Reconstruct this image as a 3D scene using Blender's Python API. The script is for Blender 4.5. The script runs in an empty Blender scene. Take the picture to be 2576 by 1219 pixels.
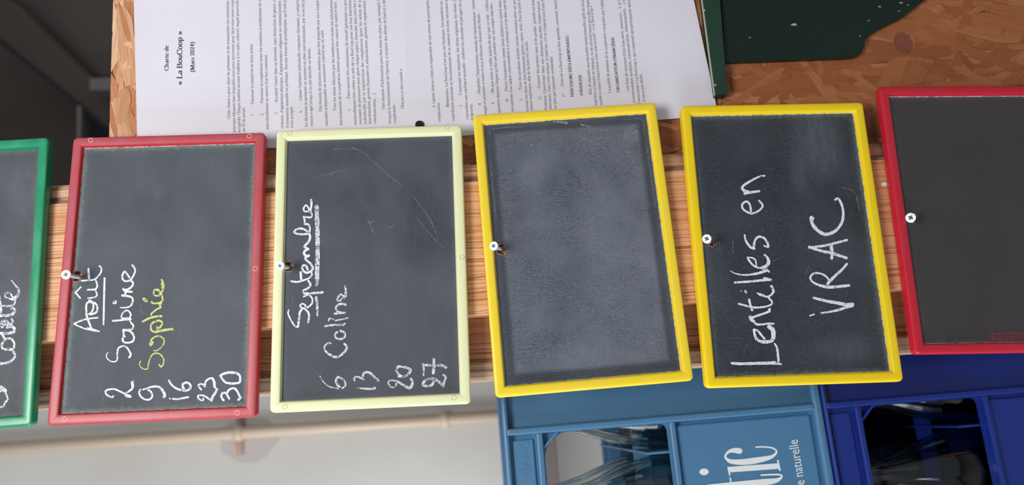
import bpy, bmesh, math, random
from mathutils import Vector, Matrix
random.seed(7)
C = bpy.context.scene.collection
sc = bpy.context.scene

# ------------------------------------------------------------------ camera
F = 1950.0; IW, IH = 2576, 1219
qa, qb, qc = [math.radians(v) for v in (-13.19729367, -1.74976408, -3.75017235)]
RX = Matrix(((1,0,0),(0,math.cos(qa),-math.sin(qa)),(0,math.sin(qa),math.cos(qa))))
RY = Matrix(((math.cos(qb),0,math.sin(qb)),(0,1,0),(-math.sin(qb),0,math.cos(qb))))
RZ = Matrix(((math.cos(qc),-math.sin(qc),0),(math.sin(qc),math.cos(qc),0),(0,0,1)))
RT = (RX @ RY @ RZ).transposed()
CAMY, CAMX, CAMZ = -0.710, 0.0, 0.80
def wdir(d):
    c = RT @ Vector(d)
    return Vector((-c[1], c[2], -c[0]))
def W(px, py, y):                       # point of the plane Y=y seen at a pixel of the photograph
    d = wdir(((px-IW/2)/F, (py-IH/2)/F, 1.0))
    t = (y-CAMY)/d.y
    return Vector((CAMX+d.x*t, y, CAMZ+d.z*t))
cam = bpy.data.cameras.new('camera'); co = bpy.data.objects.new('camera', cam); C.objects.link(co)
r, u, b = wdir((1,0,0)), wdir((0,-1,0)), -wdir((0,0,1))
co.matrix_world = Matrix(((r.x,u.x,b.x,CAMX),(r.y,u.y,b.y,CAMY),(r.z,u.z,b.z,CAMZ),(0,0,0,1)))
cam.sensor_width = 36; cam.lens = F/IW*36; cam.clip_start = 0.01
cam.dof.use_dof = True; cam.dof.focus_distance = 0.71; cam.dof.aperture_fstop = 4.2
sc.camera = co

# ------------------------------------------------------------------ world, lights, exposure
wd = bpy.data.worlds.new('world'); sc.world = wd; wd.use_nodes = True
wd.node_tree.nodes['Background'].inputs[0].default_value = (0.80, 0.87, 1.0, 1)
wd.node_tree.nodes['Background'].inputs[1].default_value = 0.32
def area(name, loc, target, sx, sy, power, col):
    l = bpy.data.lights.new(name, 'AREA'); l.shape = 'RECTANGLE'; l.size = sx; l.size_y = sy
    l.energy = power; l.color = col
    o = bpy.data.objects.new(name, l); C.objects.link(o); o.location = loc
    o.rotation_euler = (Vector(target)-Vector(loc)).to_track_quat('-Z', 'Y').to_euler()
    return o
area('room_light', (-0.02, -1.08, 1.62), (0.05, 0.1, 0.85), 0.50, 0.40, 14.5, (1.0, 0.97, 0.93))
area('window_light', (-1.9, -0.9, 1.0), (0.1, 0.3, 0.7), 0.9, 1.2, 19, (0.86, 0.93, 1.0))
area('side_fill_light', (-1.75, 0.10, 0.80), (-0.05, 1.0, 0.75), 1.1, 1.0, 24, (0.88, 0.94, 1.0))  # unseen side light, added to brighten the wall behind the crates
sc.view_settings.view_transform = 'Standard'; sc.view_settings.look = 'None'
sc.view_settings.exposure = 0.0; sc.view_settings.gamma = 1.0
sc.view_settings.use_curve_mapping = False

# ------------------------------------------------------------------ helpers
def srgb(r_, g_, b_):
    f = lambda v: (v/255/12.92) if v/255 <= 0.04045 else ((v/255+0.055)/1.055)**2.4
    return (f(r_), f(g_), f(b_), 1)
class NT:
    def __init__(s, name, rough=0.5, spec=0.5, metal=0.0):
        s.m = bpy.data.materials.new(name); s.m.use_nodes = True; s.t = s.m.node_tree
        s.b = s.t.nodes['Principled BSDF']
        s.b.inputs['Roughness'].default_value = rough; s.b.inputs['Specular IOR Level'].default_value = spec
        s.b.inputs['Metallic'].default_value = metal
        s.co = None
    def n(s, typ, **k):
        nd = s.t.nodes.new(typ)
        for a, v in k.items(): setattr(nd, a, v)
        return nd
    def l(s, a, b_): s.t.links.new(a, b_)
    def obj(s, scale=(1,1,1), rot=(0,0,0), kind='Object'):
        if s.co is None: s.co = s.n('ShaderNodeTexCoord')
        mp = s.n('ShaderNodeMapping'); mp.inputs['Scale'].default_value = scale; mp.inputs['Rotation'].default_value = rot
        s.l(s.co.outputs[kind], mp.inputs[0]); return mp.outputs[0]
    def noise(s, vec, scale, detail=3, rough=0.5, dist=0.0):
        nd = s.n('ShaderNodeTexNoise'); nd.inputs['Scale'].default_value = scale; nd.inputs['Detail'].default_value = detail
        nd.inputs['Roughness'].default_value = rough; nd.inputs['Distortion'].default_value = dist
        s.l(vec, nd.inputs['Vector']); return nd.outputs['Fac']
    def ramp(s, fac, stops):
        nd = s.n('ShaderNodeValToRGB'); e = nd.color_ramp.elements
        e[0].position, e[0].color = stops[0]; e[1].position, e[1].color = stops[-1]
        for p, c in stops[1:-1]:
            x = e.new(p); x.color = c
        s.l(fac, nd.inputs[0]); return nd.outputs[0]
    def mix(s, fac, a, b_, mode='MIX'):
        nd = s.n('ShaderNodeMix', data_type='RGBA', blend_type=mode)
        for i, v in ((0, fac), (6, a), (7, b_)):
            if isinstance(v, (int, float, tuple)): nd.inputs[i].default_value = v
            else: s.l(v, nd.inputs[i])
        return nd.outputs[2]
    def math(s, op, a, b_=0.0):
        nd = s.n('ShaderNodeMath', operation=op)
        for i, v in ((0, a), (1, b_)):
            if isinstance(v, (int, float)): nd.inputs[i].default_value = v
            else: s.l(v, nd.inputs[i])
        return nd.outputs[0]
    def col(s, c):
        if isinstance(c, tuple): s.b.inputs['Base Color'].default_value = c
        else: s.l(c, s.b.inputs['Base Color'])
    def bump(s, h, strength=0.3, dist=0.001):
        nd = s.n('ShaderNodeBump'); nd.inputs['Strength'].default_value = strength; nd.inputs['Distance'].default_value = dist
        s.l(h, nd.inputs['Height']); s.l(nd.outputs[0], s.b.inputs['Normal'])
WHT = (1,1,1,1); BLK = (0,0,0,1)
def plain(name, rgb, rough=0.5, spec=0.5, metal=0.0, var=0.12, scale=60, bump=0.0):
    k = NT(name, rough, spec, metal); c = srgb(*rgb)
    f = k.noise(k.obj(), scale, 4)
    k.col(k.mix(f, tuple(v*(1-var) for v in c[:3])+(1,), tuple(min(1, v*(1+var)) for v in c[:3])+(1,)))
    if bump: k.bump(f, bump, 0.0006)
    return k.m

def empty(name, loc, roty=0.0, label=None, cat=None, group=None, kind=None):
    o = bpy.data.objects.new(name, None); C.objects.link(o); o.location = loc; o.rotation_euler = (0, roty, 0)
    o.empty_display_size = 0.02
    o['_m'] = 0; del o['_m']
    tag(o, label, cat, group, kind)
    return o
def tag(o, label=None, cat=None, group=None, kind=None):
    for k, v in (('label', label), ('category', cat), ('group', group), ('kind', kind)):
        if v: o[k] = v
    return o
def mw(o):
    m = Matrix.LocRotScale(o.location, o.rotation_euler, None)
    return (mw(o.parent) @ m) if o.parent else m
def mk(name, V, Fc, mat, parent=None, smooth=False, world=True, origin=None, bevel=0.0, seg=2, autos=None):
    """one mesh object; verts in world space (world=True) or in the parent's space"""
    me = bpy.data.meshes.new(name)
    V = [Vector(v) for v in V]
    o = bpy.data.objects.new(name, me); C.objects.link(o)
    if parent is not None:
        if world:
            inv = mw(parent).inverted(); V = [inv @ v for v in V]
        o.parent = parent
    elif origin is not None:
        origin = Vector(origin); o.location = origin; V = [v-origin for v in V]
    me.from_pydata(V, [], Fc)
    bm = bmesh.new(); bm.from_mesh(me)
    bmesh.ops.recalc_face_normals(bm, faces=bm.faces)
    if bevel: bmesh.ops.bevel(bm, geom=bm.edges[:], offset=bevel, segments=seg, profile=0.5, affect='EDGES', clamp_overlap=True)
    bm.to_mesh(me); bm.free()
    if smooth:
        for p in me.polygons: p.use_smooth = True
    if mat: me.materials.append(mat)
    return o
def box_vf(p0, p1):
    x0,y0,z0 = p0; x1,y1,z1 = p1
    V = [(x,y,z) for x in (x0,x1) for y in (y0,y1) for z in (z0,z1)]
    return V, [(0,1,3,2),(4,6,7,5),(0,4,5,1),(2,3,7,6),(0,2,6,4),(1,5,7,3)]
def prism_px(poly, yf, yb):
    """pixel outline laid on the plane Y=yf and pulled straight back to Y=yb"""
    P = [W(x, y, yf) for x, y in poly]; n = len(P)
    V = P + [Vector((p.x, yb, p.z)) for p in P]
    Fc = [tuple(range(n)), tuple(range(2*n-1, n-1, -1))] + [(i, (i+1) % n, n+(i+1) % n, n+i) for i in range(n)]
    return V, Fc
def catmull(P, k=4):
    if len(P) < 3: return list(P)
    out = []
    Q = [tuple(2*a-b_ for a, b_ in zip(P[0], P[1]))] + list(P) + [tuple(2*a-b_ for a, b_ in zip(P[-1], P[-2]))]
    for i in range(1, len(Q)-2):
        for j in range(k):
            t = j/k
            out.append(tuple(0.5*((2*b1)+(-a+c)*t+(2*a-5*b1+4*c-d)*t*t+(-a+3*b1-3*c+d)*t**3)
                             for a, b1, c, d in zip(Q[i-1], Q[i], Q[i+1], Q[i+2])))
    out.append(tuple(P[-1])); return out
def ribbon(P, cap=True):
    """P = [(x,y,w)] -> flat 2D ribbon verts, faces with rounded ends"""
    n = len(P); V = []; Fc = []
    for i, (x, y, w) in enumerate(P):
        a = P[max(0, i-1)]; b_ = P[min(n-1, i+1)]
        dx, dy = b_[0]-a[0], b_[1]-a[1]; L = math.hypot(dx, dy) or 1e-9
        nx, ny = -dy/L*w/2, dx/L*w/2
        V += [(x+nx, y+ny), (x-nx, y-ny)]
        if i: Fc.append((2*i-2, 2*i-1, 2*i+1, 2*i))
    if cap:
        for e, s in ((0, -1), (n-1, 1)):
            a = P[max(0, e-1)]; b_ = P[min(n-1, e+1)]
            dx, dy = b_[0]-a[0], b_[1]-a[1]; L = math.hypot(dx, dy) or 1e-9
            w = P[e][2]
            k = len(V); V += [(P[e][0]+s*dx/L*w*.38+dy/L*w*.25, P[e][1]+s*dy/L*w*.38-dx/L*w*.25),
                              (P[e][0]+s*dx/L*w*.38-dy/L*w*.25, P[e][1]+s*dy/L*w*.38+dx/L*w*.25)]
            Fc.append((2*e, 2*e+1, k, k+1))
    return V, Fc

# ------------------------------------------------------------------ materials
def wood_mat(name, light, mid, dark, lines=1.0, rough=0.6):
    k = NT(name, rough, 0.3)
    warp = k.noise(k.obj((14, 14, 1.6)), 1.0, 3)
    v = k.obj((1, 1, 0.012))
    add = k.n('ShaderNodeVectorMath', operation='MULTIPLY_ADD')
    k.l(warp, add.inputs[0]); add.inputs[1].default_value = (0.035, 0.0, 0.0); k.l(v, add.inputs[2])
    n1 = k.n('ShaderNodeTexNoise'); n1.inputs['Scale'].default_value = 130*lines; n1.inputs['Detail'].default_value = 1.5
    k.l(add.outputs[0], n1.inputs['Vector'])
    wf = k.math('FRACT', k.math('MULTIPLY', n1.outputs['Fac'], 8.0))
    fine = k.noise(k.obj((900, 900, 9)), 1.0, 3)
    big = k.noise(k.obj((34, 34, 1.2)), 1.0, 2)
    c = k.ramp(wf, [(0, srgb(*light)), (0.45, srgb(*light)), (0.72, srgb(*mid)), (0.88, srgb(*dark)), (1.0, srgb(*light))])
    c = k.mix(k.ramp(big, [(0.45, BLK), (0.7, WHT)]), c, k.mix(0.55, c, srgb(*mid)))
    c = k.mix(k.ramp(fine, [(0.3, WHT), (0.55, BLK)]), c, k.mix(0.35, c, srgb(*dark)))
    sp = k.n('ShaderNodeSeparateXYZ'); k.l(k.obj(), sp.inputs[0])
    c = k.mix(k.ramp(sp.outputs[2], [(0.35, WHT), (0.95, BLK)]), c, k.mix(0.35, c, srgb(186,104,56)))
    k.col(c); k.bump(wf, 0.10, -0.0004)
    return k.m
M = {}
M['pine'] = wood_mat('pine', (228,182,140), (208,148,104), (150,92,56))
M['pine_dark'] = wood_mat('pine_recess', (196,142,108), (166,112,80), (112,70,48), 1.5)
M['grey_wood'] = wood_mat('weathered_wood', (206,178,154), (178,150,128), (128,104,88), 0.6, 0.75)
# chipboard
def osb_mat(name, strand):
    k = NT(name, 0.55, 0.35)
    base = None
    if strand:
        at = k.n('ShaderNodeAttribute', attribute_name='tint')
        uv = k.n('ShaderNodeUVMap', uv_map='UVMap')
        mp = k.n('ShaderNodeMapping'); mp.inputs['Scale'].default_value = (18, 700, 1); k.l(uv.outputs[0], mp.inputs[0])
        g = k.noise(mp.outputs[0], 1.0, 4, 0.6, 0.6)
        c = k.ramp(at.outputs['Fac'], [(0, srgb(150,88,52)), (0.35, srgb(176,112,70)), (0.65, srgb(206,144,100)), (1, srgb(246,208,172))])
        c = k.mix(k.ramp(g, [(0.38, WHT), (0.6, BLK)]), c, k.mix(0.45, c, srgb(150,86,48)))
        k.col(c); k.bump(g, 0.35, 0.0006)
    else:
        g = k.noise(k.obj((40, 40, 16)), 1.0, 4)
        k.col(k.ramp(g, [(0.3, srgb(150,98,64)), (0.7, srgb(206,152,110))]))
    return k.m
M['osb'] = osb_mat('chipboard', False); M['strand'] = osb_mat('chipboard_strand', True)
# plaster wall with stains kept plain
k = NT('white_plaster', 0.75, 0.2); f = k.noise(k.obj(), 3.0, 4)
k.col(k.ramp(f, [(0.35, srgb(204,199,191)), (0.65, srgb(214,210,203))])); M['plaster'] = k.m
M['pipe'] = plain('painted_pipe', (212,190,166), 0.4, 0.5, 0, 0.05, 12)
M['rust'] = plain('rust_stain', (186,150,132), 0.7, 0.2, 0, 0.2, 40)
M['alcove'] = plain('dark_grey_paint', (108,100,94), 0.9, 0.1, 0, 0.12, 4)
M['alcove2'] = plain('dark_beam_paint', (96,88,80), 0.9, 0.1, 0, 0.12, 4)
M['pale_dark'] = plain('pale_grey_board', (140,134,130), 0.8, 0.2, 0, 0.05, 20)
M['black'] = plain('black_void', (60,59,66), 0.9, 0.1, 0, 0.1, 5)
M['greyboard'] = plain('grey_shelf', (118,108,106), 0.7, 0.2, 0, 0.06, 10)
k = NT('floor_concrete', 0.7, 0.3); f = k.noise(k.obj(), 6, 5)
k.col(k.ramp(f, [(0.3, srgb(128,122,114)), (0.7, srgb(158,152,144))])); M['floor'] = k.m
k = NT('paper', 0.75, 0.2); f = k.noise(k.obj(), 9, 3)
k.col(k.ramp(f, [(0.3, srgb(226,222,232)), (0.7, srgb(232,229,238))])); M['paper'] = k.m
M['ink'] = plain('printed_ink', (62,60,68), 0.6, 0.3, 0, 0.05)
M['ink_bold'] = plain('printed_ink_bold', (44,46,56), 0.6, 0.3, 0, 0.05)
M['print'] = plain('white_print', (224,230,232), 0.5, 0.4, 0, 0.02)
M['steel'] = plain('zinc_steel', (238,241,244), 0.38, 0.5, 0.6, 0.05, 900)
M['steel_dark'] = plain('screw_recess', (64,84,96), 0.45, 0.5, 0.6, 0.3, 1500)
M['fibre'] = plain('torn_fibre', (160,118,98), 0.8, 0.2, 0, 0.35, 900)
M['black_plastic'] = plain('black_plastic', (18,16,18), 0.5, 0.4)
M['green_metal'] = plain('dark_green_enamel', (15,36,29), 0.42, 0.5, 0, 0.25, 14)
M['green_flange'] = plain('green_enamel_edge', (30,62,48), 0.5, 0.5, 0, 0.3, 200)
M['chip'] = plain('bare_chip', (178,176,158), 0.7, 0.2)
M['blue_light'] = plain('pale_blue_crate', (72,120,158), 0.45, 0.5, 0, 0.05, 8)
M['blue_dark'] = plain('dark_blue_crate', (22,46,128), 0.34, 0.5, 0, 0.06, 8)
M['cap'] = plain('bottle_cap', (60,80,120), 0.4)
M['white_blob'] = plain('dried_paint', (226,214,200), 0.5)
k = NT('clear_glass', 0.02, 0.5); k.b.inputs['Transmission Weight'].default_value = 1.0; k.b.inputs['IOR'].default_value = 1.45
k.col((0.93, 0.98, 0.97, 1)); M['glass'] = k.m

def plastic(name, rgb, worn, amount=0.4, rough=0.42):
    """coloured plastic with a duller worn tone and tiny specks"""
    k = NT(name, rough, 0.5)
    f = k.noise(k.obj((20, 20, 60)), 1.0, 4); s = k.noise(k.obj(), 420, 2)
    sp = k.n('ShaderNodeSeparateXYZ'); k.l(k.obj(), sp.inputs[0])      # the raised face is rubbed, the sides keep their colour
    face = k.ramp(k.math('MULTIPLY', sp.outputs[1], -100.0), [(0.84, BLK), (0.93, WHT)])
    c = k.mix(k.math('MULTIPLY', face, k.ramp(f, [(0.3, (1-amount*.6,)*3+(1,)), (0.66, WHT)])) if amount > .8 else k.math('MULTIPLY', k.math('MULTIPLY', face, k.ramp(f, [(0.35, BLK), (0.66, WHT)])), amount), srgb(*rgb), srgb(*worn))
    c = k.mix(k.ramp(s, [(0.72, BLK), (0.78, WHT)]), c, k.mix(0.4, c, srgb(120,110,90)))
    k.col(c); k.bump(k.noise(k.obj(), 260, 3), 0.12, 0.0005)
    return k.m
def slate_mat(name, base, dust, amount, ripple, hw, hh, edge=0.0, edgecol=(150,165,160), rough=0.66, frame=False, patches=(), loc=None):
    k = NT(name, rough, 0.4)
    big = k.noise(k.obj((9, 9, 14)), 1.0, 4, 0.6, 0.4)
    fine = k.noise(k.obj(), 620, 2)
    fa = k.math('MULTIPLY', k.ramp(big, [(0.32, BLK), (0.72, WHT)]), amount)
    c = k.mix(fa, srgb(*base), srgb(*dust))
    if ripple:
        wv = k.n('ShaderNodeTexWave', wave_type='BANDS', bands_direction='X', wave_profile='SIN')
        for nm_, v_ in (('Scale', 205), ('Distortion', 15), ('Detail', 4), ('Detail Scale', 2.2), ('Detail Roughness', 0.6)): wv.inputs[nm_].default_value = v_
        k.l(k.obj((1, 1, 0.34)), wv.inputs['Vector'])
        rp = k.math('ADD', k.math('MULTIPLY', wv.outputs['Fac'], 0.62), k.math('MULTIPLY', k.noise(k.obj((900, 900, 260)), 1.0, 2), 0.45))
        msk = k.math('MULTIPLY', k.ramp(k.noise(k.obj((60, 60, 30)), 1.0, 3), [(0.3, BLK), (0.6, WHT)]), ripple)
        c = k.mix(k.math('MULTIPLY', k.ramp(rp, [(0.20, WHT), (0.50, BLK)]), k.math('MULTIPLY', msk, 0.85)), c, k.mix(0.7, c, srgb(22,26,32)))
        c = k.mix(k.math('MULTIPLY', k.ramp(rp, [(0.62, BLK), (0.86, WHT)]), k.math('MULTIPLY', msk, 0.45)), c, srgb(*dust))
        k.bump(rp, 0.8*ripple, 0.0006)
    else:
        k.bump(fine, 0.12, 0.0004)
    sp = k.n('ShaderNodeTexVoronoi', feature='F1'); sp.inputs['Scale'].default_value = 330; k.l(k.obj(), sp.inputs['Vector'])
    pick = k.noise(k.obj(), 160, 1)
    grain = k.noise(k.obj(), 1500, 2, 0.7)
    c = k.mix(k.math('MULTIPLY', k.ramp(grain, [(0.50, BLK), (0.72, WHT)]), 0.35), c, k.mix(0.5, c, srgb(*dust)))
    spk = k.math('MULTIPLY', k.ramp(sp.outputs['Distance'], [(0.0, WHT), (0.11, BLK)]), k.ramp(pick, [(0.46, BLK), (0.60, WHT)]))
    c = k.mix(k.math('MULTIPLY', spk, 0.5), c, srgb(190,194,200))
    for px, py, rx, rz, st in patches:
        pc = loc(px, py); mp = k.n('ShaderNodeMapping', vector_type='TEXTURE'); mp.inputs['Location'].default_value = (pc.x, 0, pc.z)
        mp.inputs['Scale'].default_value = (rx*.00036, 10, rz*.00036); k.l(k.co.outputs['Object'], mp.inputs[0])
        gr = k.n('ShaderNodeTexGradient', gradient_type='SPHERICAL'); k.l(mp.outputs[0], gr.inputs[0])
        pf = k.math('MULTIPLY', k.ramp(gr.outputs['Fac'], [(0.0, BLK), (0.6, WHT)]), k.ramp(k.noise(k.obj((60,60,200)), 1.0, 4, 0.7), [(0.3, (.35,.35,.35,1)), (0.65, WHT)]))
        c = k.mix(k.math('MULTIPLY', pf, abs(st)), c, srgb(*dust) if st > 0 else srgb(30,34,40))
    # chalk dust caught along the frame (board space: x, z)
    sep = k.n('ShaderNodeSeparateXYZ'); k.l(k.obj(), sep.inputs[0])
    ax = k.math('DIVIDE', k.math('ABSOLUTE', sep.outputs[0]), hw); az = k.math('DIVIDE', k.math('ABSOLUTE', sep.outputs[2]), hh)
    dx = k.math('MULTIPLY', k.math('SUBTRACT', 1.0, ax), hw); dz = k.math('MULTIPLY', k.math('SUBTRACT', 1.0, az), hh)
    d = k.math('MINIMUM', dx, dz)
    nz = k.noise(k.obj(), 260, 5, 0.7)
    d2 = k.math('SUBTRACT', d, k.math('MULTIPLY', k.math('SUBTRACT', nz, 0.45), 0.009))
    if edge: c = k.mix(k.math('MULTIPLY', k.ramp(d2, [(0.0, WHT), (0.0045, BLK)]), edge), c, srgb(*edgecol))
    if frame:   # the darker band that a smaller eraser never reaches
        c = k.mix(k.math('MULTIPLY', k.ramp(d, [(0.0078, WHT), (0.0090, BLK)]), 0.65), c, srgb(38,44,52))
    k.col(c)
    return k.m
def chalk_mat(name, rgb, gap=0.5):
    k = NT(name, 0.9, 0.1); k.col(srgb(*rgb))
    f = k.noise(k.obj(), 1500, 2, 0.7); g = k.noise(k.obj((1,1,1)), 420, 3)
    a = k.ramp(k.math('ADD', k.math('MULTIPLY', f, 0.6), k.math('MULTIPLY', g, 0.4)), [(gap-0.06, BLK), (gap-0.01, WHT)])
    k.l(a, k.b.inputs['Alpha'])
    return k.m
M['chalk'] = chalk_mat('white_chalk', (230,234,240), 0.457)
M['chalk_thin'] = chalk_mat('grainy_chalk', (220,224,231), 0.505)
M['chalk_yellow'] = chalk_mat('yellow_chalk', (208,212,140), 0.475)
M['chalk_faint'] = chalk_mat('faint_chalk', (140,144,152), 0.50)
k = NT('chalk_white_edge', 0.85, 0.2)
k.col(k.ramp(k.noise(k.obj(), 220, 5, 0.7), [(0.38, srgb(96,100,98)), (0.56, srgb(204,206,198))])); M['edge_white'] = k.m

# ------------------------------------------------------------------ setting: room shell
def setting(name, V, Fc, mat, label, origin=None, cat=None, **kw):
    o = mk(name, V, Fc, mat, origin=origin, **kw)
    tag(o, label, cat, kind='structure'); return o
V, f = box_vf((-2.6, -3.0, -0.05), (2.6, 2.5, 0.0)); setting('floor', V, f, M['floor'], 'grey concrete floor under the crates', cat='floor')
V, f = box_vf((-2.6, 1.00, 0.0), (0.30, 1.08, 3.3)); setting('wall_left', V, f, M['plaster'], 'white painted wall carrying the thin pipe', cat='wall')
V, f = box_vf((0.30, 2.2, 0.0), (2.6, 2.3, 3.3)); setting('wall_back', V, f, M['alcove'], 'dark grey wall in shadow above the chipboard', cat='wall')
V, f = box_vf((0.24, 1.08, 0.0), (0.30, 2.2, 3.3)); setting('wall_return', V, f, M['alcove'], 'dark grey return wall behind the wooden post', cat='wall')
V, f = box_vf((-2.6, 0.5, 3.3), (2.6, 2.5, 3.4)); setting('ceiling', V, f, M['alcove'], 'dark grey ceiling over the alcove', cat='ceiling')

# ---- dim structure in the alcove (upper left of the picture)
t = empty('ceiling_beam', W(110, 180, 1.9), label='dark grey beam running diagonally through the shadow beside the chipboard edge', cat='beam')
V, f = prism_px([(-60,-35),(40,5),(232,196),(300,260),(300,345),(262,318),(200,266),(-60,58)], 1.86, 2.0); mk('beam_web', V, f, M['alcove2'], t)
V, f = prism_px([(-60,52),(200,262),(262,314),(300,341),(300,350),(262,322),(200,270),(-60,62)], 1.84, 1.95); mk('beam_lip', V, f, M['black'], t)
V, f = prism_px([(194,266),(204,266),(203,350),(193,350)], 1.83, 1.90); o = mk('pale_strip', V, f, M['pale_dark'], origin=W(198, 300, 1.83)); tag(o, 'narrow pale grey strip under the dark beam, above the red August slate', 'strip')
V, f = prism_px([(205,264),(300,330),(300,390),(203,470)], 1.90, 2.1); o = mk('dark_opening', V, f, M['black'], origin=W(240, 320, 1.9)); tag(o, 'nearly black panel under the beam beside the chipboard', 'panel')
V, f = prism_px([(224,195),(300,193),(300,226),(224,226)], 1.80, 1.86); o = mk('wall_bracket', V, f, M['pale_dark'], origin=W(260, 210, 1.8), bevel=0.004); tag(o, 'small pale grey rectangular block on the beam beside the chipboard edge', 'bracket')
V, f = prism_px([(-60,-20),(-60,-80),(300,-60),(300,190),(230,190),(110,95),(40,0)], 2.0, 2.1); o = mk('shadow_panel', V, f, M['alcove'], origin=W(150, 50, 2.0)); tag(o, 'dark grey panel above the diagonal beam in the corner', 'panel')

# ---- thin pipe on the white wall
def tube(P, rad, n=16):
    V = []; Fc = []
    for i, p in enumerate(P):
        p = Vector(p); a = Vector(P[max(0, i-1)]); b_ = Vector(P[min(len(P)-1, i+1)]); d = (b_-a).normalized()
        s = d.cross(Vector((0,1,0))).normalized(); q = d.cross(s)
        rr = rad[i] if isinstance(rad, (list, tuple)) else rad
        for j in range(n):
            an = 2*math.pi*j/n; V.append(p+s*math.cos(an)*rr+q*math.sin(an)*rr)
        if i:
            for j in range(n): Fc.append(((i-1)*n+j, (i-1)*n+(j+1) % n, i*n+(j+1) % n, i*n+j))
    Fc += [tuple(range(n-1, -1, -1)), tuple(range((len(P)-1)*n, len(P)*n))]
    return V, Fc
yp = 0.980
xp = (W(0,1128,yp).x + W(1250,1046,yp).x)/2
a = W(0,1128,yp); b2 = W(1250,1046,yp); dd = (b2-a)/(b2.z-a.z)
top = a+dd*(2.5-a.z); bot = a+dd*(0.002-a.z)
t = empty('wall_pipe', bot, label='thin cream painted pipe running along the white wall', cat='pipe')
V, f = tube([top, bot], 0.0125); mk('pipe_run', V, f, M['pipe'], t, smooth=True)
for cx in (592, 1115):
    fr = (cx)/1250; c0 = a+(b2-a)*fr
    V, f = tube([c0+dd*0.010, c0+dd*0.007, c0-dd*0.007, c0-dd*0.010], [0.0125,0.0165,0.0165,0.0125]); cl = mk('clip', V, f, M['pipe'], t, smooth=True)
    if cx < 700:
        V, f = tube([c0+Vector((0.03,0.004,0)), c0-Vector((0.045,-0.004,0))], 0.006); mk('clip_screw', V, f, M['rust'], cl, smooth=True)
# rust stain: thin flake of old paint behind the clip
c0 = W(600, 1106, 0.998); n = 18
P = [(c0.x+math.cos(6.283*i/n)*0.042*(1+.25*random.random()), 0.9995, c0.z-0.02+math.sin(6.283*i/n)*0.055*(1+.2*random.random())) for i in range(n)]
mk('rust_patch', P+[(p[0],0.9975,p[2]) for p in P], [tuple(range(n)), tuple(range(2*n-1,n-1,-1))]+[(i,(i+1)%n,n+(i+1)%n,n+i) for i in range(n)],
   plain('pinkish_patch', (198,188,184), 0.75, 0.2, 0, 0.05, 30), t)

# ------------------------------------------------------------------ wooden post (front slat, battens)
z1, z2 = 0.0, 2.2
def xat(pts, y):                        # average world x of a vertical edge seen at several pixels
    xs = [W(px, py, y).x for px, py in pts]; return sum(xs)/len(xs)
S0y = 0.0
xs_top = xat([(150,507),(680,480),(1190,457),(1710,430),(2225,401)], 0.0)     # right edge of the front slat
xs_bot = xat([(110,857),(655,824),(1185,791),(1712,762),(2240,733)], 0.0)     # left edge
yrec = 0.016
xr_bot = xat([(110,976),(655,946),(1195,908),(1712,872),(2260,840)], yrec)
yed = 0.013
xe_top = xat([(110,978),(655,948),(1195,910),(1712,874),(2260,842)], yed)
xe_bot = xat([(110,1030),(655,995),(1195,957),(1712,921),(2290,888)], yed)
ybt = 0.005
xb_top = xat([(150,462),(680,436),(1190,414),(1710,384),(2225,358)], ybt)
t = empty('wooden_post', (0.5*(xs_top+xs_bot), 0.03, 0.0), label='upright pine post of stacked boards that all the slates hang from', cat='post')
V, f = box_vf((xs_bot, 0.0, z1), (xs_top, 0.020, z2)); mk('front_board', V, f, M['pine'], t, bevel=0.0012)
V, f = box_vf((xr_bot-0.002, yrec, z1), (xs_top-0.004, yrec+0.02, z2)); o = mk('recessed_board', V, f, M['pine_dark'], t, bevel=0.001); o['label'] = 'darker recessed board behind the front one'
V, f = box_vf((xe_bot, yed, z1), (xe_top, yed+0.03, z2)); o = mk('edge_board', V, f, M['grey_wood'], t, bevel=0.003); o['label'] = 'weathered greyish edge board'
# rounded batten
prof = []
for i in range(13):
    an = math.pi*i/12; prof.append(((xb_top+xs_top)/2+0.001+math.cos(an)*((xb_top-xs_top)/2+0.001), 0.017-math.sin(an)**0.6*0.014))
n = len(prof); V = [(x, y, z1) for x, y in prof]+[(x, y, z2) for x, y in prof]
f = [(i, i+1, n+i+1, n+i) for i in range(n-1)]+[tuple(range(n)), tuple(range(2*n-1, n-1, -1)), (0, n, 2*n-1, n-1)]
o = mk('rounded_batten', V, f, wood_mat('batten_wood', (222,186,152), (200,158,122), (150,108,78), 1.2), t, smooth=True); o['label'] = 'round-edged pale batten'
V, f = box_vf((xs_top-0.001, 0.0035, z1), (xs_top+0.0042, 0.012, z2)); o = mk('grey_edge_strip', V, f, plain('dirty_grey_wood', (140,124,116), 0.8, 0.2, 0, 0.2, 80), t, bevel=0.0015); o['label'] = 'dirty grey edge beside the front board'
# dried paint spots on the front board
for px, py, rw, rh in ((2224,463,7,5),(2203,640,5,4),(650,905,6,4)):
    y0 = yrec if py > 850 else 0.0
    c = W(px, py, y0); P = [(c.x+math.cos(.6283*i)*rh*.00036*(1+.3*random.random()), y0-0.0006, c.z+math.sin(.6283*i)*rw*.00036*(1+.3*random.random())) for i in range(10)]
    P += [((p[0]), y0+0.0002, p[2]) for p in P]
    mk('paint_spot', P, [tuple(range(10)), tuple(range(19,9,-1))]+[(i,(i+1)%10,10+(i+1)%10,10+i) for i in range(10)], M['white_blob'], t)

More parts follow.
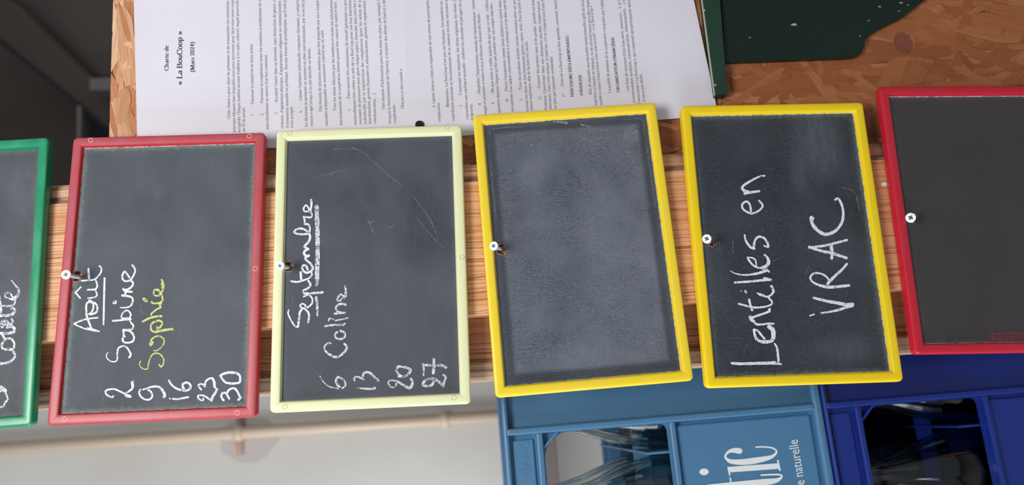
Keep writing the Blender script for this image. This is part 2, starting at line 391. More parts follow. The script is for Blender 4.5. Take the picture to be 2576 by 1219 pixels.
# ------------------------------------------------------------------ chipboard sheet
yo = 0.018
xo0 = xat([(680,437),(1190,415),(1710,386),(2225,360)], yo)
zt = (W(286,20,yo).z+W(276,330,yo).z)/2; zslope = (W(286,20,yo).z-W(276,330,yo).z)/(W(286,20,yo).x-W(276,330,yo).x)
X0, X1 = xo0-0.004, 0.62
t = empty('chipboard_sheet', (0.4, yo+0.008, 0.0), label='rough chipboard sheet behind the printed papers and green bracket', cat='board')
def ztop(x): return zt+zslope*(x-0.5*(W(286,20,yo).x+W(276,330,yo).x))
# ragged top edge
V = []; n = 60
for i in range(n+1):
    x = X0+(X1-X0)*i/n; V.append((x, yo, ztop(x)+random.uniform(-.0012,.0008)))
V += [(X1, yo, 0.0), (X0, yo, 0.0)]; m_ = len(V); V += [(x, yo+0.015, z) for x, y, z in V]
f = [tuple(range(m_)), tuple(range(2*m_-1, m_-1, -1))]+[(i, (i+1) % m_, m_+(i+1) % m_, m_+i) for i in range(m_)]
mk('core', V, f, M['osb'], t)
# pressed strands of the surface
SV = []; SF = []; ST = []; SU = []
def strand(cx, cz, L, w, an, lay, tint):
    ca, sa = math.cos(an), math.sin(an); n = random.randint(5, 7); pts = []
    for i in range(n+1): pts.append((-L/2+L*i/n, w/2*(1+random.uniform(-.25,.2))*(0.55 if i in (0,n) else 1)))
    for i in range(n, -1, -1): pts.append((-L/2+L*i/n+(random.uniform(-.2,.2)*w if i in (0,n) else 0), -w/2*(1+random.uniform(-.25,.2))*(0.55 if i in (0,n) else 1)))
    bend = random.uniform(-.06,.06); tilt = random.uniform(-.035,.035); k0 = len(SV); W3 = []
    for a_, b_ in pts:
        bb = b_+bend*a_*a_/L*4
        x = cx+a_*sa+bb*ca; z = cz+a_*ca-bb*sa
        W3.append((x, z, a_, bb))
    if cz > ztop(cx)-0.002: return
    W3 = [(x, min(z, ztop(x)-0.0003), a_, bb) for x, z, a_, bb in W3]
    for x, z, a_, bb in W3:
        if x < X0 or x > X1 or z < 0.02: return
    h = yo-0.0003-lay
    for x, z, a_, bb in W3: SV.append((x, h-tilt*bb-abs(a_)/L*0.0003, z)); SU.append((a_+cx*3, bb+cz*3))
    for x, z, a_, bb in W3: SV.append((x, h+0.0007, z)); SU.append((a_+cx*3, bb+cz*3))
    m2 = len(W3); SF.append(tuple(range(k0, k0+m2)))
    for i in range(m2): SF.append((k0+i, k0+(i+1) % m2, k0+m2+(i+1) % m2, k0+m2+i))
    ST.extend([tint]*(m2+1))
rs = random.Random(3)
for lay in range(4):
    for i in range(620):
        z = rs.uniform(0.18, zt); x = rs.uniform(X0, X1)
        L = rs.uniform(0.035, 0.12); w = rs.uniform(0.006, 0.030)*(1.0 if lay < 2 else 0.7)
        an = rs.gauss(0, 0.55) if rs.random() < .75 else rs.uniform(-1.57, 1.57)
        if z > zt-0.06: an = rs.gauss(1.45, 0.35); L *= .8
        hgt = max(0, min(1, (z-0.45)/0.5)); strand(x, z, L, w, an, lay*0.0006+rs.uniform(0,.0005), rs.random()*0.5+hgt*0.5)
o = mk('wood_strands', SV, SF, M['strand'], t, world=True); o['kind'] = 'stuff'
me = o.data
at = me.attributes.new('tint', 'FLOAT', 'FACE')
if len(me.polygons) == len(ST): at.data.foreach_set('value', ST)
uvl = me.uv_layers.new(name='UVMap')
for lp in me.loops: uvl.data[lp.index].uv = SU[lp.vertex_index]
# one dark knot like in the photo
kn = W(2268, 112, yo); n = 20
P = [(kn.x+math.cos(6.283*i/n)*0.0115*(1+.15*rs.random()), yo-0.0034, kn.z+math.sin(6.283*i/n)*0.0085*(1+.15*rs.random())) for i in range(n)]
mk('knot', P+[(p[0], yo, p[2]) for p in P], [tuple(range(n)), tuple(range(2*n-1,n-1,-1))]+[(i,(i+1)%n,n+(i+1)%n,n+i) for i in range(n)], plain('knot_wood', (134,80,62), 0.6, 0.3, 0, 0.35, 120), t)

# ------------------------------------------------------------------ serif stroke lettering for the printed pages
G = {}
def g(ch, adv, *ops): G[ch] = (adv, ops)
def V_(x, y0, y1): return ('V', x, y0, y1)
def S_(x, y, w=2.0): return ('S', x, y, w)
def H_(x0, x1, y): return ('H', x0, x1, y)
def C_(*p): return ('C', p)
def L_(*p): return ('L', p)
def D_(x, y): return ('D', x, y)
g(' ', 4.6)
g('a', 8.8, C_(1.9,7.2,2.8,8.8,4.6,9.3,6.3,8.6,6.8,6.8), V_(6.8,1.2,7), C_(6.8,5.6,4.2,4.8,2.1,3.5,1.6,1.8,2.8,.4,4.8,.6,6.8,2.2), L_(6.8,1.1,8.6,.3))
g('b', 9.8, V_(2.2,0,14), L_(.5,13.4,2.2,14), C_(2.2,7.4,4,9.1,6.2,9.1,8,7.3,8.2,4.6,7.6,1.7,5.6,.2,3.6,.4,2.2,1.6))
g('c', 8.6, C_(7.4,7.4,6.4,8.9,4.7,9.3,2.3,8,1.3,4.8,2.1,1.5,4.6,.2,6.3,.7,7.7,2.1))
g('d', 9.8, V_(7.5,0,14), L_(5.8,13.4,7.5,14), C_(7.5,7.7,6.2,9.1,4.3,9.1,2.1,7.4,1.4,4.6,1.9,1.7,3.9,.2,5.9,.5,7.5,1.9), L_(7.5,.4,9.2,.4))
g('e', 8.6, H_(1.7,7.3,5.6), C_(7.4,5.6,7,8.2,5,9.3,2.6,8.2,1.4,4.9,2.2,1.5,4.6,.2,6.2,.7,7.7,2.3))
g('f', 6.4, V_(3.2,0,11.5), C_(3.2,11,3.6,13.3,5.2,14.1,6.8,13.3), H_(1,6,9.1), S_(3.4,0,2.2))
g('g', 9.4, C_(4.4,9.3,2.5,8.5,1.7,6.5,2.6,4.4,4.4,3.7,6.3,4.5,7.1,6.5,6.2,8.5,4.4,9.3), C_(3,4.2,1.9,2.7,3,1.4,6.3,1,8.2,-.6,7.3,-3,4.4,-4.3,1.7,-3.5,1.2,-1.8,2.8,.6), H_(6.8,9,8.7))
g('h', 10, V_(2.2,0,14), L_(.5,13.4,2.2,14), C_(2.2,6.8,3.8,8.7,5.6,9.1,7.2,8,7.5,6), V_(7.5,0,6.2), S_(2.2,0,1.9), S_(7.5,0,1.9))
g('i', 5.4, V_(2.7,0,9.1), L_(.9,8.5,2.7,9.1), D_(2.7,12.7), S_(2.7,0,2))
g('j', 5.4, V_(2.9,-2.5,9.1), C_(2.9,-2.5,2,-4.2,.3,-4), D_(2.9,12.7))
g('k', 9.8, V_(2.2,0,14), L_(.5,13.4,2.2,14), L_(2.4,4.4,7.2,9), L_(4.1,5.8,8.4,0), S_(2.2,0,1.9), S_(7,9.1,1.8), S_(8.2,0,1.8))
g('l', 5.4, V_(2.7,0,14), L_(.9,13.4,2.7,14), S_(2.7,0,2))
g('m', 15.2, V_(2.2,0,9.1), L_(.5,8.5,2.2,9.1), C_(2.2,6.8,3.8,8.7,5.6,9.1,7.1,8,7.5,6), V_(7.5,0,6.2), C_(7.5,6.8,9,8.7,10.8,9.1,12.4,8,12.8,6), V_(12.8,0,6.2), S_(2.2,0,1.8), S_(7.5,0,1.8), S_(12.8,0,1.8))
g('n', 10, V_(2.2,0,9.1), L_(.5,8.5,2.2,9.1), C_(2.2,6.8,3.8,8.7,5.6,9.1,7.2,8,7.5,6), V_(7.5,0,6.2), S_(2.2,0,1.9), S_(7.5,0,1.9))
g('o', 9.6, C_(4.8,9.3,2.3,8,1.3,4.7,2.3,1.4,4.8,.1,7.3,1.4,8.3,4.7,7.3,8,4.8,9.3))
g('p', 9.9, V_(2.4,-4.3,9.1), L_(.7,8.5,2.4,9.1), C_(2.4,7.5,4.1,9.1,6.2,9.1,8,7.3,8.2,4.6,7.6,1.7,5.7,.2,3.8,.4,2.4,1.6), S_(2.4,-4.4,2))
g('q', 9.9, V_(7.5,-4.3,9.1), C_(7.5,7.7,6.2,9.1,4.3,9.1,2.1,7.4,1.4,4.6,1.9,1.7,3.9,.2,5.9,.5,7.5,1.9), S_(7.5,-4.4,2))
g('r', 7, V_(2.4,0,9.1), L_(.7,8.5,2.4,9.1), C_(2.4,6.4,3.6,8.4,5,9.2,6.5,8.4), S_(2.6,0,2.1))
g('s', 7.6, C_(6.2,7.4,5.4,8.9,3.7,9.2,2,8.4,1.9,6.7,3.6,5.3,5.6,4,6.4,2.4,5.6,.7,3.8,.1,2,.7,1.2,2.3))
g('t', 6, V_(2.7,1.8,11.6), C_(2.7,2,3.4,.5,4.7,.3,5.8,1.2), H_(.8,5.6,9))
g('u', 10, V_(2.3,2.6,9.1), C_(2.3,3,2.9,.9,4.4,.2,6,.7,7.5,2.1), V_(7.5,.3,9.1), L_(.6,8.8,2.3,9.1), L_(7.5,.4,9.4,.4))
g('v', 9.4, L_(1.5,9,4.9,.2), L_(4.9,.2,8,9), S_(1.7,9.1,1.8), S_(7.8,9.1,1.6))
g('w', 13.6, L_(1.5,9,4.3,.2), L_(4.3,.2,6.9,9), L_(6.9,9,9.6,.2), L_(9.6,.2,12.3,9), S_(1.6,9.1,1.7), S_(12.2,9.1,1.5))
g('x', 9.4, L_(1.6,9,7.9,.1), L_(7.7,9,1.6,.1), S_(1.9,9.1,1.6), S_(7.6,9.1,1.5), S_(1.9,0,1.5), S_(7.8,0,1.6))
g('y', 9.4, L_(1.5,9,4.9,.6), C_(8,9,4.9,.6,3.4,-3.2,2,-4.3,.9,-3.8), S_(1.7,9.1,1.7), S_(7.8,9.1,1.5))
g('z', 8.4, H_(1.3,7,8.8), L_(7,8.8,1.4,.3), H_(1.2,7.3,.3))
g('A', 13, L_(6.3,14,1.6,.1), L_(6.4,14,11.2,.1), L_(6.2,13.8,10.9,.1), H_(3.2,9.4,4.6), S_(1.6,0,1.8), S_(11.2,0,2))
g('B', 12, V_(2.8,0,14), C_(2.8,13.7,6.6,13.7,9.3,12.8,9.7,10.4,8.6,7.9,5.6,7.3,2.8,7.3), C_(5.6,7.3,9,6.8,10.6,4.2,9.4,1.2,6.4,.3,2.8,.3), S_(2.6,14,2), S_(2.6,0,2))
g('C', 12.4, C_(10.8,9.8,10,12.8,7.4,14,4.2,13.2,1.9,10.3,1.4,6.8,2.3,2.8,4.8,.5,7.8,.1,10.2,1.2,11.3,3), L_(11,9.8,10.8,13.6))
g('D', 13.4, V_(2.8,0,14), C_(2.8,13.7,6.8,13.6,10.2,12.2,11.8,8.4,11.6,4.6,9.6,1.6,6.6,.3,2.8,.3), S_(2.6,14,2), S_(2.6,0,2))
g('E', 11.6, V_(2.8,0,14), H_(2.8,9.8,13.7), H_(2.8,8,7.2), H_(2.8,10.4,.3), L_(9.8,13.7,10,11), L_(10.4,.3,11,3.4), L_(8,5.6,8,8.8), S_(2.6,14,2), S_(2.6,0,2))
g('F', 11, V_(2.8,0,14), H_(2.8,10,13.7), H_(2.8,8,7.2), L_(10,13.7,10.2,11), L_(8,5.6,8,8.8), S_(2.6,14,2), S_(2.8,0,2.2))
g('G', 13.4, C_(11,10,10,12.8,7.4,14,4.2,13.2,1.9,10.3,1.4,6.8,2.3,2.8,4.8,.5,7.8,.1,10.8,1.6), V_(10.8,1.4,6.2), S_(10.6,6.3,2))
g('I', 6.4, V_(3.2,0,14), S_(3.2,14,2.1), S_(3.2,0,2.1))
g('J', 7.4, V_(4.4,2.5,14), C_(4.4,3,3.8,.4,2,-.2,.8,1), S_(4.4,14,2.1))
g('L', 11, V_(2.8,0,14), H_(2.8,10,.3), L_(10,.3,10.7,3.6), S_(2.8,14,2.1), S_(2.6,0,2))
g('M', 16.4, V_(2.6,0,14), L_(2.6,14,8,1), L_(2.9,14,8.2,1.4), L_(8,1,13.4,14), V_(13.6,0,14), S_(2.2,14,1.7), S_(14,14,1.7), S_(2.6,0,1.8), S_(13.6,0,2))
g('N', 13.4, L_(2.6,0,2.6,14), L_(2.6,14,11,0), L_(3,14,11,.6), L_(11,0,11,14), S_(2.2,14,1.7), S_(11,14,1.9), S_(2.6,0,1.9))
g('O', 13.6, C_(6.8,14,3.6,12.8,1.5,9.4,1.5,4.8,3.6,1.2,6.8,.1,10,1.2,12.1,4.8,12.1,9.4,10,12.8,6.8,14))
g('P', 11, V_(2.8,0,14), C_(2.8,13.7,6.6,13.7,9.4,12.7,10,10.2,8.8,7.6,6,6.9,2.8,6.9), S_(2.6,14,2), S_(2.8,0,2.2))
g('Q', 13.6, C_(6.8,14,3.6,12.8,1.5,9.4,1.5,4.8,3.6,1.2,6.8,.1,10,1.2,12.1,4.8,12.1,9.4,10,12.8,6.8,14), C_(6.8,.2,9,-2.2,12.2,-3))
g('R', 12.6, V_(2.8,0,14), C_(2.8,13.7,6.6,13.7,9.2,12.8,9.8,10.4,8.6,7.8,5.8,7.2,2.8,7.2), L_(6,7,10.6,.1), S_(2.6,14,2), S_(2.8,0,2.1), S_(11.2,0,1.4))
g('S', 10.4, C_(8.4,10.8,7.4,13.2,5,14,2.6,13,1.8,10.8,3,8.6,5.8,7,8.2,5.4,8.8,3,7.4,.8,4.8,0,2.4,1,1.3,3.4))
g('T', 11.4, V_(5.7,0,14), H_(1,10.4,13.7), L_(1,13.7,.8,10.8), L_(10.4,13.7,10.6,10.8), S_(5.7,0,2.1))
g('U', 13.2, V_(3,4,14), C_(3,4.4,3.8,1.2,6.8,.1,9.8,1.4,10.8,4.4), L_(10.8,4.2,10.8,14), S_(3,14,2), S_(10.8,14,1.9))
g('V', 12.8, L_(1.9,14,6.6,.2), L_(2.2,14,6.8,.8), L_(6.6,.2,11,14), S_(2.1,14,2), S_(10.9,14,1.8))
g('0', 9.4, C_(4.7,14,2.4,12.4,1.5,7,2.4,1.6,4.7,0,7,1.6,7.9,7,7,12.4,4.7,14))
g('1', 9.4, V_(5,0,14), L_(2.6,12.4,5,14), S_(5,0,2.1))
g('2', 9.4, C_(1.6,10.6,2.6,13.3,4.8,14,7,12.6,7.2,10,5.6,6.6,3.4,3.4,1.5,.6), H_(1.5,7.8,.5), L_(7.8,.5,8.2,2.4))
g('3', 9.4, C_(1.8,11.6,3,13.6,5,14,6.9,12.4,6.6,9.8,4,7.6), C_(4,7.6,6.8,6.8,7.6,4.2,6.4,1.4,3.8,.1,1.4,.9))
g('4', 9.4, V_(6.3,0,14), L_(6.3,14,1.1,4.6), H_(1.1,8.4,4.6))
g('5', 9.4, H_(3,7.6,13.7), L_(3,13.7,2.2,8.4), C_(2.2,8.4,5,8.2,7.3,6,7.2,2.8,5,.4,1.4,.6))
g('6', 9.4, C_(7.6,13.8,4.6,12,2.2,8.4,1.7,4,3,.9,5,.1,7.2,1.4,7.8,4.4,6.6,7.4,4.4,8.1,2.2,6.6))
g('7', 9.4, H_(1.4,7.9,13.6), L_(7.9,13.6,4,0), L_(1.4,13.6,1.1,11.4))
g('8', 9.4, C_(4.7,14,2.6,13,2,10.8,3.4,8.4,6.2,6.2,7.6,3.6,6.8,.9,4.7,0,2.4,.9,1.6,3.4,3.2,6.4,6,8.6,7.2,11,6.4,13.2,4.7,14))
g('9', 9.4, C_(1.8,.2,4.8,2,7.2,5.6,7.7,10,6.4,13.1,4.4,13.9,2.2,12.6,1.6,9.6,2.8,6.6,5,5.9,7.2,7.4))
g('.', 4.8, D_(2.4,.7)); g(',', 4.8, D_(2.4,.7), L_(2.9,.6,1.6,-2.4)); g(':', 5.2, D_(2.6,.7), D_(2.6,7.8))
g("'", 4.0, V_(2,10.2,14)); g('(', 6.2, C_(5.2,14.4,2.8,11.4,1.9,5.4,2.8,-.8,5.2,-4)); g(')', 6.2, C_(1,14.4,3.4,11.4,4.3,5.4,3.4,-.8,1,-4))
g('-', 6.2, H_(1,5.2,4.4), H_(1,5.2,3.8)); g('«', 10, L_(4.6,8.4,1.6,4.7), L_(1.6,4.7,4.6,1), L_(8.4,8.4,5.4,4.7), L_(5.4,4.7,8.4,1)); g('»', 10, L_(1.6,8.4,4.6,4.7), L_(4.6,4.7,1.6,1), L_(5.4,8.4,8.4,4.7), L_(8.4,4.7,5.4,1))
def acc(new, base, kind, lift=0):
    adv, ops = G[base]; m = adv/2-.2; y = 11+lift
    ops = tuple(o_ for o_ in ops if not (base == 'i' and o_[0] == 'D'))
    e = {'a': (L_(m-.4,y,m+1.8,y+2.6),), 'g': (L_(m+.4,y,m-1.8,y+2.6),), 'c': (L_(m-2,y,m,y+2.4), L_(m,y+2.4,m+2,y)), 'd': (C_(m+.2,-.2,m+1.6,-1.8,m+.6,-3.4,m-1.2,-3.3),)}[kind]
    G[new] = (adv, ops+e)
for a_ in (('é','e','a'),('è','e','g'),('ê','e','c'),('à','a','g'),('â','a','c'),('ô','o','c'),('û','u','c'),('ù','u','g'),('î','i','c'),('ç','c','d')): acc(*a_)
acc('É','E','a',4.4); acc('È','E','g',4.4)
def glyph_polys(ch, thick, thin):
    adv, ops = G.get(ch, G['x']); out = []
    def pen(p):
        res = []
        for i, (x, y) in enumerate(p):
            a_ = p[max(0,i-1)]; b_ = p[min(len(p)-1,i+1)]; dx, dy = b_[0]-a_[0], b_[1]-a_[1]; L = math.hypot(dx, dy) or 1
            res.append((x, y, thin+(thick-thin)*abs(dy/L)**1.3))
        return res
    for o_ in ops:
        if o_[0] == 'V': out.append(([(o_[1],o_[2],thick),(o_[1],o_[3],thick)], 0))
        elif o_[0] == 'S': out.append(([(o_[1]-o_[3],o_[2],thin),(o_[1]+o_[3],o_[2],thin)], 0))
        elif o_[0] == 'H': out.append(([(o_[1],o_[3],thin),(o_[2],o_[3],thin)], 0))
        elif o_[0] == 'L': out.append((pen([(o_[1][0],o_[1][1]),(o_[1][2],o_[1][3])]), 0))
        elif o_[0] == 'C':
            p = [(o_[1][i], o_[1][i+1]) for i in range(0, len(o_[1]), 2)]
            out.append((pen(catmull(p, 2)), 0))
        elif o_[0] == 'D': out.append(([(o_[1]-.9,o_[2],thick*1.1),(o_[1]+.9,o_[2],thick*1.1)], 0))
    return adv, out
def text_line(s, p0, p1, unit, bold, put, VV, FF, cut=None):
    """lay s along p0->p1 (pixels of the page); 'put' takes a pixel to world"""
    thick, thin = (2.7, 1.1) if bold else (1.75, 0.85)
    L = math.hypot(p1[0]-p0[0], p1[1]-p0[1]); ux, uy = (p1[0]-p0[0])/L, (p1[1]-p0[1])/L
    vx, vy = uy, -ux                       # ascender direction: towards picture left
    if vx > 0: vx, vy = -vx, -vy
    adv = [G.get(c, G['x'])[0]*(1.08 if bold else 1) for c in s]
    nat = sum(adv)*unit; ns = s.count(' ')
    sp = sum(a_ for a_, c in zip(adv, s) if c == ' ')*unit
    kx = max(0.72, min(1.22 if bold else 1.10, L/nat)); rest = L-(nat-sp)*kx
    spw = rest/ns if ns else 0
    if spw < 1.2 and ns: kx = (L-1.6*ns)/(nat-sp); spw = 1.6
    x = 0.0
    for c, a_ in zip(s, adv):
        if c == ' ': x += spw; continue
        _, polys = glyph_polys(c, thick, thin)
        for P, _c in polys:
            V2, F2 = ribbon(P, cap=False); k0 = len(VV)
            for gx, gy in V2:
                qx = x+gx*unit*kx*(1.08 if bold else 1); qy = gy*unit
                VV.append(put(p0[0]+ux*qx+vx*qy, p0[1]+uy*qx+vy*qy))
            FF.extend(tuple(k0+i for i in fc) for fc in F2)
        x += a_*unit*kx
LINES = [  # text, start px, end px, bold, size(px per unit), page
("Charte de",(423.6,178),(423.6,114),1,.70,1),("« La BouCoop »",(458,214),(458,77.5),1,.92,1),("(Mars 2024)",(489,181.5),(488.5,105),1,.70,1),
("Cette charte a pour objet de présenter et de transmettre les intentions,",(578.7,298.6),(575.3,0),0,.5,1),
("principes éthiques dans lesquelles nous nous inscrivons pour faire vivre notre coop",(592,333),(587.3,0),0,.5,1),
("autogérée. Chaque membre accepte d'adhérer à ce cadre collectif, lequel pourra êtr",(604.5,333),(599.7,0),0,.5,1),
("au fil du projet.",(616,331),(615.5,268.5),0,.5,1),("1",(639,291.5),(638.9,287),0,.5,1),
("- Favoriser la simplicité en toute action.",(638.4,267),(635,108.5),0,.5,1),("2",(663,290),(662.9,285.5),0,.5,1),
("- Favoriser la coopération entre les membres (combinaison de s",(662,265),(656.2,0),0,.5,1),
("individuellement au service d'un but commun).",(675.8,326),(671.5,136.4),0,.5,1),("3",(698.7,287),(698.6,282.5),0,.5,1),
("- Accepter l'autre dans sa diversité, sans distinction de genre, c",(698.2,262.7),(692.4,0),0,.5,1),
("richesse, d'apparence physique, d'appartenance religieuse ou communautaire,",(713,323),(706,0),0,.5,1),
("d'orientation sexuelle ou politique. Aucune forme de prosélytisme, qu'il soit p",(726,322),(718.8,0),0,.5,1),
("n'est accepté.",(737.5,321),(736,267),0,.5,1),("4",(760,283.7),(759.9,279),0,.5,1),
("- Laisser l'initiative individuelle s'exprimer librement, y compris",(759,258.4),(751,0),0,.5,1),
("les décisions se prennent au moment où elles sont nécessaires, par la ou les p",(773.5,319),(764.8,0),0,.5,1),
("chacun.e agit lorsqu'il ou elle identifie un besoin.",(787,318.7),(780,120),0,.5,1),
("Une réunion de plusieurs membres peut être proposée par un.e coopér",(809,281),(801.3,0),0,.5,1),
("considère indispensable un assentiment collectif sur un sujet.",(824.7,317),(813,74.7),0,.5,1),
("Tous les choix effectués par les membres et toutes les information",(845.3,278.8),(835.8,0),0,.5,1),
("fonctionnement de la coopérative doivent pouvoir être connus de toutes et tous.",(861,315),(845.9,3),0,.5,1),
("5",(882.7,278),(882.6,273.5),0,.5,1),("- Faire tourner les commissions de travail (pérennes ou pro",(880.4,253.7),(871,0),0,.5,1),
("éventuellement être créées au sein de La BouCoop pour son bon fonctionn",(897,314),(882.7,0),0,.5,1),
("tournants de personnes pour gérer chaque aspect, favoriser dans tous les c",(909.7,313),(894.4,0),0,.5,1),
("individuelle par la transmission des compétences (pour les achats de p",(921.7,312),(907,0),0,.5,1),
("marchandises, gestion financière et administrative, gestion et organisation",(933.4,311.7),(919,1),0,.5,1),
("communication, ...)",(946,311.4),(944,233.6),0,.5,1),
("Une réunion d'information peut être mise en place, par exemple l",(967.7,275.4),(955,0),0,.5,1),
("évoquer le fonctionnement de l'épicerie, y soulever des débats de fond et y dé",(983.6,310.8),(968.5,0),0,.5,1),
("coopérative.",(996.4,310),(993.6,261.5),0,.5,1),("Chacun.e y sera convié.e.",(1016,273.8),(1011,170.6),0,.5,1),
("6- Laisser chacun.e libre et responsable de son niveau de participatio",(1094.7,270),(1078,0),0,.5,2),
("coopérative.",(1108.2,306.5),(1105.8,256),0,.5,2),
("Néanmoins, La BouCoop n'est pas une boutique. Ses membres ne",(1129.4,269.4),(1112.6,3),0,.5,2),
("contribution minimale au fonctionnement de ce commun est donc nécessaire à",(1143.4,304),(1125.3,0),0,.5,2),
("7",(1163.2,268),(1163,263.5),0,.5,2),("- S'autoriser les tentatives, les choix originaux, les essais, l",(1161.9,245),(1146,0),0,.5,2),
("s'accordent une confiance mutuelle : célébrer les réussites et partager les e",(1178.6,300.6),(1159.7,0),0,.5,2),
("progresser.",(1190,303),(1188,259.4),0,.5,2),("8",(1210,263.5),(1209.8,259),0,.5,2),
("- Empêcher l'implantation centrale de l'informatique : remet",(1208.4,240.5),(1193,0),0,.5,2),
("changes et permettre à toutes et tous d'effectuer chacune des tâches.",(1224.5,294),(1206.5,32.5),0,.5,2),("9",(1243.6,261.3),(1243.4,257),0,.5,2),
("- Ne pas vivre à crédit auprès de qui que ce soit : collect",(1243,238.3),(1226.8,0),0,.5,2),
("opérative dépense l'argent qu'elle sait posséder sur son compte bancaire.",(1258.8,284.9),(1238.2,6),0,.5,2),
("10",(1278.8,256.7),(1278.4,248),0,.5,2),("- Placer l'autogestion comme choix délibéré et central dans",(1277.5,234.2),(1259.9,1.4),0,.5,2),
("recrutement d'un salarié contreviendrait à ce principe et n'est donc pas en",(1292.4,281),(1271.5,0),0,.5,2),
("11",(1314.3,255),(1313.9,247),0,.5,2),("- Tous les produits achetés seront revendus avec un po",(1313,231.5),(1295.9,0),0,.5,2),
("couvrant les aléas de fonctionnement (pertes, casses, vols). Puis les prix s",(1330,284),(1308,0),0,.5,2),
("ntimes supérieure, afin de faciliter les calculs.",(1340.2,278),(1326.6,102.6),0,.5,2),
("12",(1361.3,250.5),(1360.9,242),0,.5,2),("- Proposer des produits sains et de qualité : priorité est don",(1359.4,226.9),(1343.4,0),0,.5,2),
("tisanaux s'inscrivant dans une démarche durable, respectueuse",(1376,276),(1357,3.7),0,.5,2),
("oducteurs. Dans cette optique, le label bio, s'il ne s'impose pas d'une f",(1387.7,275),(1368,0),0,.5,2),
("est plus que largement souhaitable.",(1400,273.6),(1389.4,140.3),0,.5,2),
("13",(1420.9,244.3),(1420.4,236),0,.5,2),("- Faire de La BouCoop un lieu agréable, convivial, famili",(1418,221),(1400,0),0,.5,2),
("PRÉCISIONS RÉGLEMENTAIRES :",(1443.5,243),(1429.5,85),1,.5,2),("JURIDIQUE",(1466.4,240.6),(1462.2,187.5),1,.5,2),
("Afin de répondre aux nécessités institutionnelles (prêt du loca",(1488.6,238),(1468,0),0,.5,2),
("nancières (comptes en banque), ou de sécurité (assurance des coopé",(1502,265.7),(1481,0),0,.5,2),
("ossède le statut d'association à but non lucratif : « La BouCoop »",(1515.6,264.5),(1489.8,14),0,.5,2),
("La qualité de membre de la coopérative s'acquière par l'adhé",(1536.5,233.8),(1516.9,0),0,.5,2),
("ORGANISATION FINANCIÈRE",(1558.7,231.8),(1544.4,93.5),1,.5,2),
("Les frais de structure (frais bancaires, assurance, ...), et l",(1582.8,228.8),(1560,0),0,.5,2),
("investissements matériels, communication, événementiels, ...) s",(1598,258.4),(1571,0),0,.5,2),
("l'association « La BouCoop », qui comprend une participation annu",(1610.8,260),(1584.5,0),0,.5,2),
("0 euros par adulte.",(1623,254.7),(1614,184.5),0,.5,2)]
def page_y(px, py, page):
    y = 0.0128 if page == 1 else 0.0122
    if page == 2:
        cu = max(0, (px-1560)/240)*max(0, (py-60)/240); y -= 0.0016*cu*cu
    y -= 0.0005*math.sin(px/85.0)*(0.5+0.5*math.sin(py/140.0+1))
    return y
def page(name, quad, pg, label):
    """quad: px corners (picture left-top, right-top, right-bottom, left-bottom)"""
    NX, NY = 26, 14; V = []; Fc = []
    q = quad
    for j in range(NY+1):
        for i in range(NX+1):
            s, v = i/NX, j/NY
            px = (q[0][0]*(1-s)+q[1][0]*s)*(1-v)+(q[3][0]*(1-s)+q[2][0]*s)*v
            py = (q[0][1]*(1-s)+q[1][1]*s)*(1-v)+(q[3][1]*(1-s)+q[2][1]*s)*v
            V.append(W(px, py, page_y(px, py, pg)))
    n1 = len(V); V += [v+Vector((0, 0.00018, 0)) for v in V]
    for j in range(NY):
        for i in range(NX):
            k0 = j*(NX+1)+i; Fc.append((k0, k0+1, k0+NX+2, k0+NX+1)); Fc.append(tuple(n1+a_ for a_ in (k0, k0+NX+1, k0+NX+2, k0+1)))
    ring = [i for i in range(NX+1)]+[j*(NX+1)+NX for j in range(1, NY+1)]+[NY*(NX+1)+i for i in range(NX-1, -1, -1)]+[j*(NX+1) for j in range(NY-1, 0, -1)]
    for a_, b_ in zip(ring, ring[1:]+ring[:1]): Fc.append((a_, b_, n1+b_, n1+a_))
    c = W(sum(p[0] for p in q)/4, sum(p[1] for p in q)/4, 0.0125)
    t = empty(name, c, label=label, cat='paper')
    mk('sheet', V, Fc, M['paper'], t, smooth=False)
    for bold in (0, 1):
        for s, p0, p1, bo, un, pgn in LINES:
            if pgn == pg and bo == bold:
                VV = []; FF = []; text_line(s, p0, p1, un, bo, lambda x, y: W(x, y, page_y(x, y, pg)-0.00012), VV, FF)
                mk('heading_line' if bold else 'text_line', VV, FF, M['ink_bold' if bold else 'ink'], t)
    return t
page('printed_page', [(331,-230),(1105,-260),(1122,345),(346,392)], 1, 'white printed charter page with the title, left sheet behind the red and cream slates')
page('printed_page', [(1006,-262),(1692,-250),(1807,289),(1024,352)], 2, 'white printed charter page with numbered articles, right sheet beside the green bracket')
# black stud on the seam of the two sheets
c = W(1055, 313, 0.0105); n = 20
P = []
for rr, yy in ((0.0042, 0.0125), (0.0042, 0.0105), (0.0034, 0.0100)):
    P += [(c.x+math.cos(6.283*i/n)*rr, yy, c.z+math.sin(6.283*i/n)*rr) for i in range(n)]
f = [(a_*n+i, a_*n+(i+1) % n, (a_+1)*n+(i+1) % n, (a_+1)*n+i) for a_ in (0, 1) for i in range(n)]+[tuple(range(2*n, 3*n)), tuple(range(n-1, -1, -1))]
o = mk('round_stud', P, f, M['black_plastic'], origin=c); tag(o, 'small round black stud on the paper, half hidden by the cream slate', 'stud')

